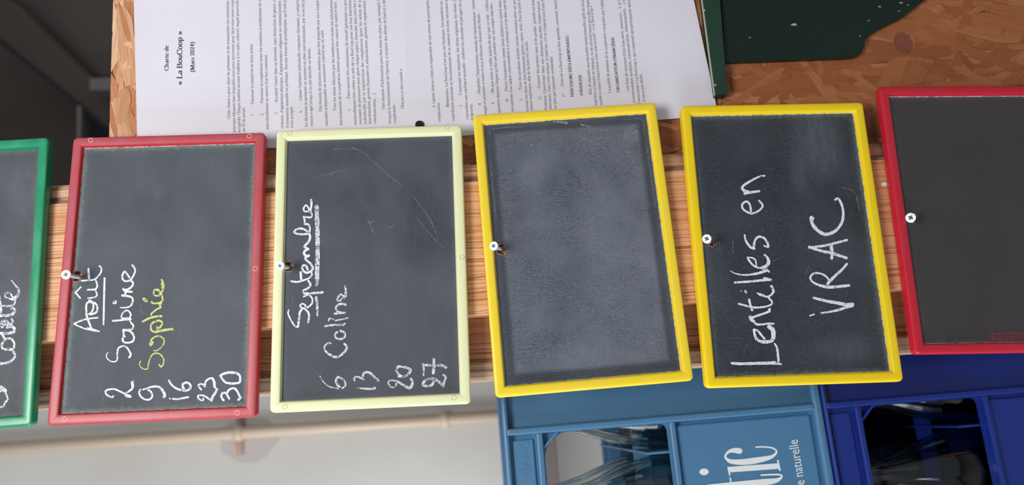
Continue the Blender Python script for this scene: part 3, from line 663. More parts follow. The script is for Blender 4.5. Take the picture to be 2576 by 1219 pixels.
# ------------------------------------------------------------------ dark green bracket
t = empty('metal_bracket', W(2000, 60, 0.01), label='dark green enamelled metal bracket with chipped paint on the chipboard', cat='bracket')
pl = [(1800,-260),(1816,0),(1824,156),(2120,145),(2148,143),(2162,137),(2171,124),(2178,100),(2190,85),(2215,70),(2268,44),(2325,0),(2560,-180),(2570,-260)]
V, f = prism_px(pl, 0.0095, 0.0150); mk('plate', V, f, M['green_metal'], t)
V, f = prism_px([(1735,-260),(1768,0),(1800,239),(1828,236),(1831,228),(1824,156),(1812,0),(1790,-260)], 0.0030, 0.0150); o = mk('flange', V, f, M['green_flange'], t, bevel=0.0006); o['label'] = 'raised green edge flange'
V, f = prism_px([(1732,-260),(1766,0),(1798,239),(1799.2,239),(1767.3,0),(1734,-260)], 0.0026, 0.0060); o = mk('bare_edge', V, f, M['chip'], t)
for px, py, rw, rh in ((1997,62,9,3.5),(2213,17,4,2),(2267,7,5,2.5),(2284,13,3,1.5),(1886,94,4,1.2),(2164,91,3,1),(2185,52,2.5,1.5),(1772,26,3,2.5),(1800,214,3,3),(2262,28,3,1)):
    yy = 0.0094 if px > 1850 else 0.0024
    c = W(px, py, yy); k0 = 9
    P = [(c.x+math.cos(6.283*i/k0)*rh*.00036*(.7+.6*random.random()), yy-.0001, c.z+math.sin(6.283*i/k0)*rw*.00036*(.7+.6*random.random())) for i in range(k0)]
    mk('paint_chip', P+[(p[0], yy+.0003, p[2]) for p in P], [tuple(range(k0)), tuple(range(2*k0-1,k0-1,-1))]+[(i,(i+1)%k0,k0+(i+1)%k0,k0+i) for i in range(k0)], M['chip'], t)

# ------------------------------------------------------------------ slates
def rrect(hw, hh, r_, seg=6):
    pts = []
    for cx, cz, a0 in ((hw-r_, hh-r_, 0), (-hw+r_, hh-r_, 90), (-hw+r_, -hh+r_, 180), (hw-r_, -hh+r_, 270)):
        for i in range(seg+1):
            an = math.radians(a0+90*i/seg); pts.append((cx+math.cos(an)*r_, cz+math.sin(an)*r_))
    return pts
def sweep(hw, hh, r_, prof, seg=6):
    V = []; Fc = []; n = 4*(seg+1)
    for t_, h in prof:
        V += [(x, -h, z) for x, z in rrect(hw-t_, hh-t_, max(r_-t_, 0.00025), seg)]
    for a_ in range(len(prof)-1):
        for i in range(n): Fc.append((a_*n+i, a_*n+(i+1) % n, (a_+1)*n+(i+1) % n, (a_+1)*n+i))
    a_ = len(prof)-1
    for i in range(n): Fc.append((a_*n+i, a_*n+(i+1) % n, (i+1) % n, i))
    return V, Fc
YB = -0.0015                                # back of the frames, just off the post
PROF = [(0.0003,0.0),(0,0.0006),(0,0.0074),(0.0003,0.0084),(0.0009,0.0091),(0.0017,0.0094),(0.0028,0.00955),(0.0060,0.0095),(0.0076,0.0093),(0.0080,0.0090),(0.0084,0.00895),(0.0094,0.0072),(0.0098,0.0054),(0.0098,0.0)]
def slate_pose(px):                         # px: picture corners TL TR BR BL of the outline
    P = [W(x, y, YB-0.0085) for x, y in px]
    c = sum(P, Vector())/4
    hdir = ((P[0]-P[3])+(P[1]-P[2]))        # picture up = world +X
    ang = math.atan2(-hdir.z, hdir.x)
    hw = ((P[0]-P[3]).length+(P[1]-P[2]).length)/4; hh = ((P[0]-P[1]).length+(P[3]-P[2]).length)/4
    return Vector((c.x, YB, c.z)), ang, hw, hh
def stroke_mesh(frames, place):
    VV = []; FF = []
    for (ox, oy, s), strokes in frames:
        for w, pts in strokes:
            m_ = len(pts)
            ws = [w]*m_ if isinstance(w, (int, float)) else [w[0]+(w[1]-w[0])*i/max(1, m_-1) for i in range(m_)]
            P = catmull([(ox+x/s, oy+y/s, ww/s) for (x, y), ww in zip(pts, ws)], 5)
            P = [(x, y, max(.4, .96*w_*(1+random.uniform(-.13,.13)))) for x, y, w_ in P]
            V2, F2 = ribbon(P); k0 = len(VV)
            lift = random.uniform(0, .00004)
            VV += [place(x, y, lift) for x, y in V2]; FF += [tuple(k0+i for i in fc) for fc in F2]
    return VV, FF
def clusters(frames, gap):
    """strokes that touch or nearly touch belong to one written word"""
    L = []
    for (ox, oy, s), strokes in frames:
        for st in strokes:
            P = catmull([(ox+x/s, oy+y/s) for x, y in st[1]], 4); L.append((((ox, oy, s), st), P))
    par = list(range(len(L)))
    def fd(i):
        while par[i] != i: i = par[i]
        return i
    for i in range(len(L)):
        for j in range(i):
            if fd(i) != fd(j) and min((a[0]-b_[0])**2+(a[1]-b_[1])**2 for a in L[i][1] for b_ in L[j][1]) < gap*gap: par[fd(i)] = fd(j)
    out = {}
    for i, (e, _) in enumerate(L): out.setdefault(fd(i), []).append((e[0], [e[1]]))
    return list(out.values())
def make_slate(px, label, fmat, smat, hole, writings=(), rivets=(), inner=True, ring_mat=None):
    loc, ang, hw, hh = slate_pose(px)
    t = empty('slate', loc, ang, label=label, cat='slate')
    V, f = sweep(hw, hh, 0.0045, PROF); fo = mk('frame', V, f, fmat, t, world=False, smooth=True); fo.data.set_sharp_from_angle(angle=math.radians(24))
    inv = mw(t).inverted()
    # writing surface with the screw hole cut through it
    iw, ih = hw-0.0096, hh-0.0096
    bm = bmesh.new(); hs = 0.0052
    out = [(iw, ih), (-iw, ih), (-iw, -ih), (iw, -ih)]; rings = [out]
    if hole:
        hc = inv @ W(hole[0], hole[1], YB-0.005)
        rr = hole[2]*0.000365; rs2 = random.Random(hole[0])
        hp = [(hc.x+math.cos(6.283*i/16)*rr*(1+rs2.uniform(-.08,.10)), hc.z+math.sin(6.283*i/16)*rr*(1+rs2.uniform(-.08,.10))) for i in range(16)]
        rings.append(hp)
    edges = []
    for rg in rings:
        vs = [bm.verts.new((x, -hs, z)) for x, z in rg]
        edges += [bm.edges.new((vs[i], vs[(i+1) % len(vs)])) for i in range(len(vs))]
    bmesh.ops.triangle_fill(bm, edges=edges, use_beauty=True)
    if hole:
        cx0 = sum(p[0] for p in hp)/16; cz0 = sum(p[1] for p in hp)/16
        for fc in [q for q in bm.faces if (Vector((q.calc_center_median().x-cx0, q.calc_center_median().z-cz0)).length < rr*.6)]: bm.faces.remove(fc)
    ex = bmesh.ops.extrude_face_region(bm, geom=bm.faces[:])
    for v in [e for e in ex['geom'] if isinstance(e, bmesh.types.BMVert)]: v.co.y = -0.0022
    me = bpy.data.meshes.new('writing_surface'); bmesh.ops.recalc_face_normals(bm, faces=bm.faces); bm.to_mesh(me); bm.free(); me.materials.append(smat(iw, ih, lambda x, y: inv @ W(x, y, YB-.005)))
    o = bpy.data.objects.new('writing_surface', me); C.objects.link(o); o.parent = t
    if hole:                                # torn fibre rim
        V = []; Fc = []
        for k0, (q, y) in enumerate(((1.0,-.0026),(1.03,-.0056),(1.12,-.0055),(1.16,-.0050))):
            for x, z in hp:
                j = 1 if k0 < 1 else 1+rs2.uniform(-.04,.10)
                V.append((cx0+(x-cx0)*q*j, y, cz0+(z-cz0)*q*j))
        for a_ in range(3):
            for i in range(16): Fc.append((a_*16+i, a_*16+(i+1) % 16, (a_+1)*16+(i+1) % 16, (a_+1)*16+i))
        mk('torn_rim', V, Fc, M['fibre'], t, world=False)
    if inner:
        V, f = sweep(hw, hh, 0.0045, [(0.0094,0.0052),(0.0094,0.0060),(0.0100,0.0056),(0.0101,0.0052)]); mk('inner_edge', V, f, M['edge_white'], t, world=False)
    for rx, ry in rivets:
        c = inv @ W(rx, ry, YB-0.0096); c.y = -0.0094
        V = []; Fc = []; n1, n2 = 18, 6
        for i in range(n1):
            for j in range(n2):
                a1, a2 = 6.2832*i/n1, 6.2832*j/n2
                V.append((c.x+math.cos(a1)*(.0021+math.cos(a2)*.00032), c.y+math.sin(a2)*.00035, c.z+math.sin(a1)*(.0021+math.cos(a2)*.00032)))
                Fc.append((i*n2+j, i*n2+(j+1) % n2, ((i+1) % n1)*n2+(j+1) % n2, ((i+1) % n1)*n2+j))
        mk('rivet', V, Fc, ring_mat or fmat, t, world=False, smooth=True)
    for nm, mat, frames in writings:
        def place(x, y, lift):
            p = W(x, y, YB-hs-0.00025-lift); return p
        for cl in clusters(frames, 13 if 'writing' in nm else 4):
            VV, FF = stroke_mesh(cl, place); mk(nm, VV, FF, mat, t)
    return t

red = plastic('red_plastic', (188,40,48), (176,84,94), 0.95)
red5 = plastic('plain_red_plastic', (198,34,54), (190,60,76), 0.3, 0.3)
green = plastic('green_plastic', (20,136,92), (78,168,132), 0.6, 0.28)
cream = plastic('cream_plastic', (232,234,186), (226,226,176), 0.3, 0.4)
yel = plastic('yellow_plastic', (247,215,42), (238,212,84), 0.45, 0.4)
yel4 = plastic('bright_yellow_plastic', (247,213,24), (236,202,40), 0.4, 0.4)
pale_ring = plain('worn_ring', (226,190,190), 0.5)
brown_ring = plain('dirty_ring', (196,186,128), 0.5)

E5 = (170,650,6.096); E6 = (250,820,5.805); E7 = (400,900,9.375)
aout = [(E5, [(24,[(100,1000),(170,1035),(270,1075),(380,1095),(490,1115)]),(40,[(300,1070),(380,1090),(440,1105)]),(26,[(105,995),(220,945),(330,920),(465,905)]),(34,[(285,830),(300,900),(330,980),(365,1070)]),
  (30,[(290,835),(285,740),(300,680),(345,665),(390,690),(395,760),(360,830),(320,850)]),(30,[(330,640),(380,660),(440,700),(458,760),(440,820),(380,850),(330,850)]),
  (26,[(310,605),(380,600),(440,580),(450,545),(430,490)]),(28,[(305,478),(380,475),(430,465),(455,420),(440,350),(425,320)]),
  (26,[(215,340),(300,332),(400,322),(470,270),(515,200),(515,140),(485,110)]),(36,[(320,155),(330,300)]),
  (24,[(205,435),(150,490),(115,520)]),(28,[(120,520),(165,570),(195,605)]),((34,26),[(568,300),(560,600),(552,1010)])]),
 # Sabine
 (E5, [((22,32),[(815,750),(900,750),(970,720),(1000,650),(990,600),(930,575),(835,565)]),(24,[(718,650),(745,655),(735,685),(700,680),(718,655)]),
  (34,[(850,465),(890,500),(990,510)]),(30,[(845,570),(890,540),(880,500),(855,460)]),(32,[(860,475),(930,470),(990,420),(1005,370),(975,340)]),
  (30,[(950,290),(900,220),(870,200),(840,260),(850,320),(890,345),(960,330),(1010,260),(1035,200),(1030,150),(990,95)]),
  (30,[(690,955),(800,945),(970,925)]),(26,[(970,930),(950,910),(850,915),(825,890),(850,830),(900,795),(945,810),(970,860),(960,890)]),
  (28,[(945,930),(980,990),(1010,1030),(990,1080),(920,1090),(850,1100)])]),
 (E6, [((14,34),[(125,385),(103,420),(115,470),(170,512),(240,512),(262,470),(262,390),(280,320),(335,290),(390,300),(430,350),(458,410),(435,455)]),
  (30,[(350,50),(355,130),(340,200),(370,235),(440,238),(495,210),(505,150),(470,90),(420,62),(350,55)]),(20,[(350,100),(378,155)]),(18,[(345,45),(440,50),(490,30),(505,0)]),
  # 2 and 9
  ((26,30),[(205,1015),(190,1035),(140,1020),(95,985),(92,945),(140,922),(220,918),(300,950),(370,985),(460,1030)]),(44,[(390,1015),(440,1020)]),((20,48),[(370,980),(430,950),(485,900),(480,820)]),(20,[(495,800),(470,830)]),
  (28,[(600,920),(582,970),(610,1030),(670,1068),(740,1065),(775,1010),(750,950),(710,930)]),((24,46),[(630,925),(700,905),(760,885),(830,878),(890,895),(930,950),(955,1000),(940,1035)])]),
 (E7, [((48,60),[(235,520),(280,610),(370,690),(470,740),(580,765),(680,755),(740,700),(740,640),(700,590),(620,580),(560,620),(560,680),(600,740)]),
  (50,[(320,960),(440,965),(560,945),(690,920)]),(24,[(240,945),(275,965)]),
  (44,[(1050,940),(1040,1000),(980,985),(920,930),(930,885),(1000,875),(1080,895),(1160,950),(1250,1010)]),((70,60),[(1240,985),(1280,890),(1330,810),(1370,730)]),(36,[(1330,700),(1370,740)]),
  (44,[(1000,745),(950,690),(930,640),(970,615),(1040,620),(1085,680)]),(50,[(1085,680),(1090,590),(1130,520),(1210,475),(1270,480)]),(66,[(1270,490),(1300,560),(1310,680)]),
  (54,[(1525,1000),(1475,920),(1480,850),(1530,815),(1590,840),(1620,900),(1655,955)]),(54,[(1610,830),(1630,770),(1700,720),(1770,710),(1830,760),(1880,850),(1910,920)]),(60,[(1870,985),(1930,930)]),
  (64,[(1450,415),(1530,370),(1640,340),(1760,345),(1860,370),(1910,420)]),(54,[(1910,420),(1915,500),(1900,570),(1830,590),(1720,600),(1580,580)]),(50,[(1450,420),(1500,500),(1570,580)])])]
sophie = [(E5, [(30,[(1440,320),(1470,380),(1470,450),(1440,520),(1400,570)]),(40,[(1450,380),(1460,450)]),(26,[(1400,570),(1340,565),(1320,530),(1335,480),(1400,480),(1420,540)]),(30,[(1330,480),(1400,490)]),
  (30,[(1290,660),(1310,685),(1400,680),(1450,650),(1455,600),(1440,540)]),(56,[(1165,615),(1210,645)]),
  (28,[(1430,740),(1410,700),(1440,690)]),(28,[(1430,750),(1370,775),(1290,840),(1280,870)]),(34,[(1150,965),(1250,915),(1340,890),(1445,880)]),
  (32,[(1375,1075),(1430,1040),(1450,980),(1410,950),(1350,960),(1290,1000),(1275,1060),(1300,1110),(1370,1130)]),(40,[(1360,1120),(1480,1095),(1610,1080)]),(28,[(1370,1040),(1375,1080)])]),
 (E6, [((16,30),[(790,350),(830,358),(900,310),(945,240),(935,180),(880,145),(820,150),(770,185),(745,230)]),(56,[(770,235),(750,265)]),
  ((16,26),[(605,505),(587,540),(600,590),(650,625),(700,622),(715,560),(740,470),(780,410),(840,392),(900,420),(940,490),(930,560),(900,590),(870,555)])])]
E8 = (700,490,5.805); E9 = (700,680,5.805); E10 = (790,840,6.772)
sept = [(E8, [(32,[(480,70),(485,140),(470,230)]),(26,[(460,240),(430,170),(400,150),(370,200),(390,240),(460,240),(490,280),(480,325),(400,322),(365,315)]),
  (30,[(370,315),(385,370),(385,425)]),(30,[(385,425),(440,430),(462,490),(450,550),(400,570),(300,570),(232,545),(270,500),(340,490),(410,520),(445,560)]),
  (34,[(450,560),(465,610),(450,670),(400,730),(385,760),(440,785)]),(38,[(440,790),(385,820),(380,860),(410,890),(450,880)]),(34,[(450,885),(390,920),(420,960),(480,1010),(505,1070),(480,1110),(420,1135),(370,1110),(350,1060),(370,1025),(410,1040),(430,1090)]),
  (32,[(330,1130),(335,1219)])]),
 (E9, [(28,[(480,20),(490,60),(450,110),(370,140),(280,165),(185,155)]),(32,[(325,20),(335,130)]),(34,[(440,150),(470,205),(440,250),(370,290)]),((36,36),[(380,335),(500,330),(650,317)]),(26,[(370,380),(450,350)]),(24,[(365,290),(370,330)]),
  (26,[(465,365),(500,420),(485,490),(410,545),(345,545),(320,515),(345,485),(390,500),(400,540)]),((30,32),[(385,560),(430,600),(450,660),(435,755)]),(32,[(350,560),(315,610),(305,700),(290,810)]),((28,22),[(290,820),(250,815),(195,740),(145,630),(155,570)])])]
sept2 = [(E8, [(66,[(560,170),(568,400),(575,650),(575,900),(568,1100),(566,1219)])]), (E9, [((60,40),[(568,0),(570,120),(560,215)]),((46,36),[(558,385),(570,520),(573,660)])]),
 (E9, [((26,46),[(970,225),(990,300),(970,395)]),(28,[(960,380),(920,350),(880,380),(862,430),(900,440),(945,395)]),(34,[(990,500),(920,485),(860,510),(845,560),(870,600),(910,610)]),(34,[(820,630),(900,620),(975,615)]),
  (24,[(1020,690),(940,710),(835,730)]),(26,[(735,730),(750,700),(800,705),(800,715)]),(32,[(680,812),(800,795),(960,790)]),(24,[(980,770),(940,800)]),(30,[(890,880),(835,920),(840,980),(910,1000),(970,970),(970,910),(910,880),(880,885)])]),
 (E10, [((30,44),[(285,155),(235,155),(185,200),(180,250),(225,320),(330,380),(410,385),(490,330),(555,250),(545,190),(515,165)]),(44,[(240,330),(340,385),(420,385)]),
  ((16,50),[(100,710),(150,800),(240,880),(350,915),(470,920),(530,880),(530,820),(480,760),(410,730),(375,790),(400,860),(450,920)]),
  ((22,50),[(735,915),(850,925),(960,930),(1040,915)]),(34,[(695,795),(680,755),(730,725),(800,745),(850,775)]),((40,50),[(820,745),(845,670),(900,645),(960,665),(1020,720),(1090,785)]),
  (30,[(1405,835),(1390,880),(1350,905),(1290,880),(1265,820),(1310,785),(1380,795)]),((34,60),[(1370,790),(1450,820),(1530,870),(1620,920)]),((56,40),[(1650,900),(1680,830),(1650,755)]),
  (44,[(1400,590),(1440,550),(1520,555),(1600,580),(1645,610),(1620,660),(1560,710),(1500,720),(1430,670),(1400,600)]),(40,[(1440,720),(1500,715)]),
  (46,[(2050,790),(2010,860),(1940,885),(1870,870),(1860,830),(1910,780),(1990,755),(2060,765),(2130,810),(2200,880)]),(36,[(2205,890),(2220,800),(2245,730),(2200,690)]),
  ((40,26),[(1860,510),(1870,590),(1865,705)]),(46,[(1870,525),(2000,530),(2180,530),(2250,570)]),(50,[(2040,425),(2040,540),(2030,665)])])]
E11 = (1820,420,5.541); E12 = (1820,620,6.774); E13 = (1820,760,6.774)
lent = [(E11, [((22,46),[(575,122),(520,125),(420,170),(310,235),(262,280),(285,325),(350,350)]),(36,[(290,370),(360,355),(500,335)]),
  (30,[(495,465),(545,530),(520,585),(450,630),(380,645),(290,600),(258,550),(275,500),(330,480),(370,530),(385,630)]),
  ((24,40),[(295,945),(310,1020),(370,1110),(430,1135)]),(34,[(420,1110),(440,1020),(490,970),(560,985),(610,1050),(625,1110)]),(26,[(565,1095),(620,1115)]),
  ((30,56),[(1555,455),(1600,440),(1650,530),(1670,640),(1650,770),(1570,880),(1470,930),(1390,930),(1300,870),(1240,790),(1225,700)]),(30,[(1225,695),(1255,715)]),
  (34,[(1720,1015),(1550,1060),(1400,1095),(1195,1120)]),(46,[(1500,1090),(1515,1190)]),])
 ,(E12, [(50,[(1460,0),(1560,40),(1700,80),(1850,110),(2000,160),(2100,195)]),(48,[(1835,0),(1850,100),(1845,205)]),
  (34,[(410,190),(440,240),(500,310),(580,355),(660,360)]),(28,[(410,185),(490,190),(545,230),(560,320)]),((34,64),[(700,140),(750,190),(765,270),(730,330),(660,360)]),(60,[(770,230),(765,290)]),
  ((12,52),[(115,410),(200,455),(330,480),(450,475),(600,450),(740,400)]),(30,[(735,385),(780,430)]),((36,44),[(190,610),(350,600),(500,588),(650,572),(810,562)]),(30,[(690,530),(765,545)]),
  ((20,50),[(570,785),(650,830),(740,850),(800,830),(850,770),(840,720),(815,670)]),(44,[(610,810),(690,835)]),(34,[(760,860),(815,920),(825,970),(760,1010),(650,1030),(520,1035),(400,1010),(255,970)]),(40,[(435,895),(455,980),(490,1085)]),(40,[(370,755),(388,780)]),(14,[(290,752),(310,756)]),
  ((44,50),[(2105,290),(2020,390),(1920,480),(1820,580),(1770,640)]),((30,40),[(1800,600),(1780,540),(1710,480),(1620,450),(1530,460),(1480,520),(1500,580),(1570,630),(1660,665)]),((50,56),[(1640,660),(1760,685),(1900,685),(2140,660)]),
  ((40,70),[(1535,870),(1650,900),(1800,935),(1950,960),(2080,985),(2200,985)]),((28,60),[(1660,1130),(1800,1110),(1950,1080),(2070,1040),(2200,1000)]),(30,[(1470,1175),(1550,1150)])])
 ,(E13, [(40,[(790,110),(770,145)]),(40,[(790,150),(700,185),(580,225),(490,260)]),(56,[(455,245),(475,290),(510,320)]),((40,30),[(510,310),(560,370),(660,375),(770,360),(860,365)]),
  ((40,80),[(520,460),(530,540),(570,630),(660,670),(760,670),(830,640),(850,560),(840,470),(775,410)]),(60,[(860,480),(860,600)]),(36,[(520,465),(580,480),(640,550),(700,620)]),
  ((44,60),[(140,1035),(300,1045),(500,1040),(700,1035),(880,1030)]),(34,[(860,1040),(985,1050)]),((30,46),[(870,700),(910,770),(925,870),(940,1010)])])]
corr = [((0,690,3.386), [((12,28),[(97,48),(130,90),(160,130),(155,175),(110,205)]),(16,[(115,215),(80,205),(45,190),(50,160),(85,155),(105,190),(130,210),(118,255),(75,268),(0,265)]),
  (24,[(-10,180),(5,260),(10,330)]),(26,[(-10,350),(60,350),(110,335),(125,300),(95,285)]),(30,[(20,445),(20,405),(50,400),(80,420),(100,440)]),(18,[(40,430),(90,420),(110,400),(100,378)]),(26,[(-5,500),(60,500),(115,490),(125,465),(100,440),(60,450)]),
  (20,[(20,500),(40,545),(90,545),(120,580),(118,620),(95,640),(60,635)]),(20,[(45,555),(18,590),(22,630),(55,640)]),(22,[(60,635),(100,640),(128,690),(100,730),(50,755),(-10,758)]),
  (34,[(-10,990),(20,975),(45,990)]),(24,[(-20,950),(20,960),(40,975)]),(18,[(50,1010),(65,1060),(45,1090),(30,1120),(5,1130)])])]
faint2 = [((880,540,10.73), [(24,[(480,140),(520,200)]),(20,[(490,220),(530,230),(620,180),(670,160)]),(26,[(530,240),(570,320),(600,400),(645,490)]),(12,[(1000,340),(1080,330),(1150,310),(1180,260),(1260,240)]),
   (9,[(1820,80),(1990,300),(2170,520),(2330,690),(2540,890)]),(9,[(2080,0),(2180,180),(2290,380),(2350,560),(2355,680)])]),
  ((600,200,2.438), [(3,[(690,410),(780,460),(880,550),(1000,650)]),(2.4,[(1060,700),(1130,790),(1190,880),(1215,960)]),(2,[(580,425),(720,428)]),(2,[(470,600),(660,550)]),(4,[(560,585),(580,580)])]),
  ((700,680,5.805), [(6,[(205,380),(210,450),(203,560)])])]
faint3 = [((1150,200,2.438), [((12,18),[(592,258),(640,262),(675,266)]),(9,[(760,275),(820,290)]),(9,[(1080,330),(1110,310)]),(3,[(200,340),(205,310),(290,295),(400,290)]),(3,[(205,480),(215,620),(230,760),(240,860)]),
   (3,[(1020,245),(1120,240),(1145,280),(1150,350)]),(2.5,[(1160,400),(1190,600),(1215,780)]),(2,[(560,790),(600,720)]),(2,[(720,785),(740,770)])])]
faint4 = [((1650,200,2.438), [(2,[(388,990),(395,1060)]),(2.4,[(470,980),(474,1070)]),(2.4,[(1140,660),(1220,690),(1245,780)]),(3,[(1230,720),(1250,800)]),(2,[(650,910),(660,935)]),(2,[(715,1115),(770,1085)]),(2,[(940,1140),(915,1200)])])]
aug_faint = [((0,600,1.97), [(2.4,[(512,780),(512,806)]),(2,[(680,350),(740,380)]),(2,[(700,320),(700,380)]),(2,[(405,350),(395,380)]),(1.6,[(840,455),(900,452)])]), ((0,0,2.031), [(1.4,[(1086,790),(1082,850)])])]

make_slate([(-362,375),(126.5,345.5),(77,1074),(-440,1108)], 'green framed slate with white chalk script, cut off at the top of the row', green,
  lambda a_, b_, q_: slate_mat('slate_green_board', (62,64,70), (98,101,110), 0.6, 0, a_, b_, 0.35, (110,124,120), patches=[(60,470,90,50,.5),(30,640,60,90,.3)], loc=q_), None,
  [('chalk_writing', M['chalk_thin'], corr)], [], inner=False)
make_slate([(184,345),(668,334),(643.5,1048.5),(118.5,1070)], 'red framed slate listing Août in white chalk with a name in yellow below', red,
  lambda a_, b_, q_: slate_mat('slate_august_board', (66,71,79), (92,98,106), 0.7, 0, a_, b_, 0.5, (132,150,143), patches=[(560,420,130,60,.3),(400,480,30,25,.45),(330,1010,60,60,-.3)], loc=q_), (193,694,13),
  [('chalk_writing', M['chalk'], aout), ('yellow_writing', M['chalk_yellow'], sophie), ('chalk_smear', M['chalk_faint'], aug_faint)], [(228,352),(627,342),(642,675),(162,1053),(597,1037)], ring_mat=pale_ring)
make_slate([(694.5,329),(1162.5,313),(1183.5,1013.5),(679.5,1039)], 'cream framed slate headed Septembre with four dates in white chalk', cream,
  lambda a_, b_, q_: slate_mat('slate_september_board', (64,67,76), (88,91,101), 0.75, 0, a_, b_, 0.15, (120,124,128), patches=[(1060,560,160,90,-.45),(860,380,60,120,-.35),(900,760,150,120,.2),(790,640,50,30,-.3)], loc=q_), (726,670,12),
  [('chalk_writing', M['chalk'], sept), ('chalk_underline', M['chalk_thin'], sept2), ('chalk_smear', M['chalk_faint'], faint2)],
  [(729,335),(1125,322),(1162,647),(717,1023),(1142,1000)], inner=False, ring_mat=brown_ring)
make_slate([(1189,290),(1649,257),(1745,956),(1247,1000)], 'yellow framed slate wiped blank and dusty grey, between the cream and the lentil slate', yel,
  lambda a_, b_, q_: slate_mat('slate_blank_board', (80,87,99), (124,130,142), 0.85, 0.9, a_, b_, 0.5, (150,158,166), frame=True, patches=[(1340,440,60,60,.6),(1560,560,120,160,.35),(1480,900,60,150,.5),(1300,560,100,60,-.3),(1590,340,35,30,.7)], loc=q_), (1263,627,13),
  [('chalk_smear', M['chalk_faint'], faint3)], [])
make_slate([(1712,268.5),(2171,255),(2272,956),(1778,978)], 'yellow framed slate reading Lentilles en VRAC in large white chalk letters', yel4,
  lambda a_, b_, q_: slate_mat('slate_lentil_board', (38,43,51), (84,91,100), 0.5, 0.85, a_, b_, 0.45, (124,136,138), patches=[(2060,360,130,80,1.0),(2010,430,90,30,.6),(2120,880,50,110,.6),(2100,600,90,60,.3),(1800,700,160,40,.3)], loc=q_), (1790,607,12),
  [('chalk_writing', M['chalk'], lent), ('chalk_smear', M['chalk_faint'], faint4)], [])
make_slate([(2211,219),(2702,213),(2836,880),(2302,892)], 'dark red framed slate without writing, lowest of the row beside the dark blue crate', red5,
  lambda a_, b_, q_: slate_mat('slate_red_board', (64,60,63), (76,73,78), 0.5, 0, a_, b_, 0.3, (110,110,110), rough=0.42), (2298,548,11),
  [('red_smear', chalk_mat('red_residue', (120,66,74), 0.45), [((2460,800,12.19), [(80,[(380,470),(800,460),(1400,450)]),(150,[(400,620),(900,610),(1400,590)])])])], [])

# ------------------------------------------------------------------ screws
def screw(base, head, rad, rot, h, label, yb=0.0):
    A = W(base[0], base[1], yb); B = W(head[0], head[1], -h)
    ax = (B-A).normalized()
    t = bpy.data.objects.new('screw', None); C.objects.link(t); t.empty_display_size = .01
    t.location = A; t.rotation_mode = 'XYZ'; t.rotation_euler = ax.to_track_quat('Z', 'Y').to_euler()
    tag(t, label, 'screw')
    L = (B-A).length; R = rad
    # head: countersunk dish with rounded rim
    prof = [(0.0,L),(R*.55,L+.00002),(R*.9,L),(R,L-.0003),(R,L-.0007),(R*.82,L-.0014),(R*.5,L-.0030),(R*.36,L-.0040)]
    V = []; Fc = []; n = 28
    V.append((0,0,L))
    for rr, z in prof[1:]: V += [(math.cos(6.28318*i/n)*rr, math.sin(6.28318*i/n)*rr, z) for i in range(n)]
    Fc += [(0, 1+i, 1+(i+1) % n) for i in range(n)]
    for a_ in range(len(prof)-2): Fc += [(1+a_*n+i, 1+(a_+1)*n+i, 1+(a_+1)*n+(i+1) % n, 1+a_*n+(i+1) % n) for i in range(n)]
    hd = mk('head', V, Fc, M['steel'], t, world=False)
    # cross recess: shallow pit walls laid as a cross shaped well
    cr = []; w_, l_ = R*.13, R*.50
    for q in range(4):
        an = rot+q*math.pi/2; c_, s_ = math.cos(an), math.sin(an)
        for x, y in ((l_, -w_), (l_, w_), (w_*1.5, w_*1.5)): cr.append((x*c_-y*s_, x*s_+y*c_))
    m_ = len(cr)
    V = [(x, y, L+.00012) for x, y in cr]+[(x*.72, y*.72, L+.00005) for x, y in cr]
    Fc = [(i, (i+1) % m_, m_+(i+1) % m_, m_+i) for i in range(m_)]+[tuple(range(m_, 2*m_))]
    mk('cross_recess', V, Fc, M['steel_dark'], hd, world=False)
    # threaded shank
    V = []; Fc = []; n = 14; steps = int(max(6, (L-.003)/.00028)); r0 = R*.36; pitch = .0017
    for k_ in range(steps+1):
        z = -0.012+(L-.003+0.012)*k_/steps
        for i in range(n):
            an = 6.28318*i/n; ph = ((z/pitch)-an/6.28318) % 1
            cr_ = max(0, 1-abs(ph-.5)*3.2)
            rr = r0*(.92+.42*cr_); V.append((math.cos(an)*rr, math.sin(an)*rr, z))
        if k_: Fc += [((k_-1)*n+i, (k_-1)*n+(i+1) % n, k_*n+(i+1) % n, k_*n+i) for i in range(n)]
    mk('thread', V, Fc, M['steel'], t, world=False, smooth=True)
screw((208,699),(165.5,690),0.0042,0.35,0.030,'long screw with exposed thread above the word Août on the red framed slate')
screw((731,674),(704,668),0.0041,0.15,0.026,'screw on the rim of the cream framed slate above Septembre')
screw((1263,628),(1241.5,618),0.0042,0.5,0.024,'shiny screw at the top edge of the blank grey yellow framed slate')
screw((1786,611),(1778,600),0.0043,1.05,0.024,'bright round screw at the top edge of the Lentilles slate')
screw((2290,553),(2291,547),0.0046,0.95,0.022,'bright round screw on the dark red framed slate at the lower end')

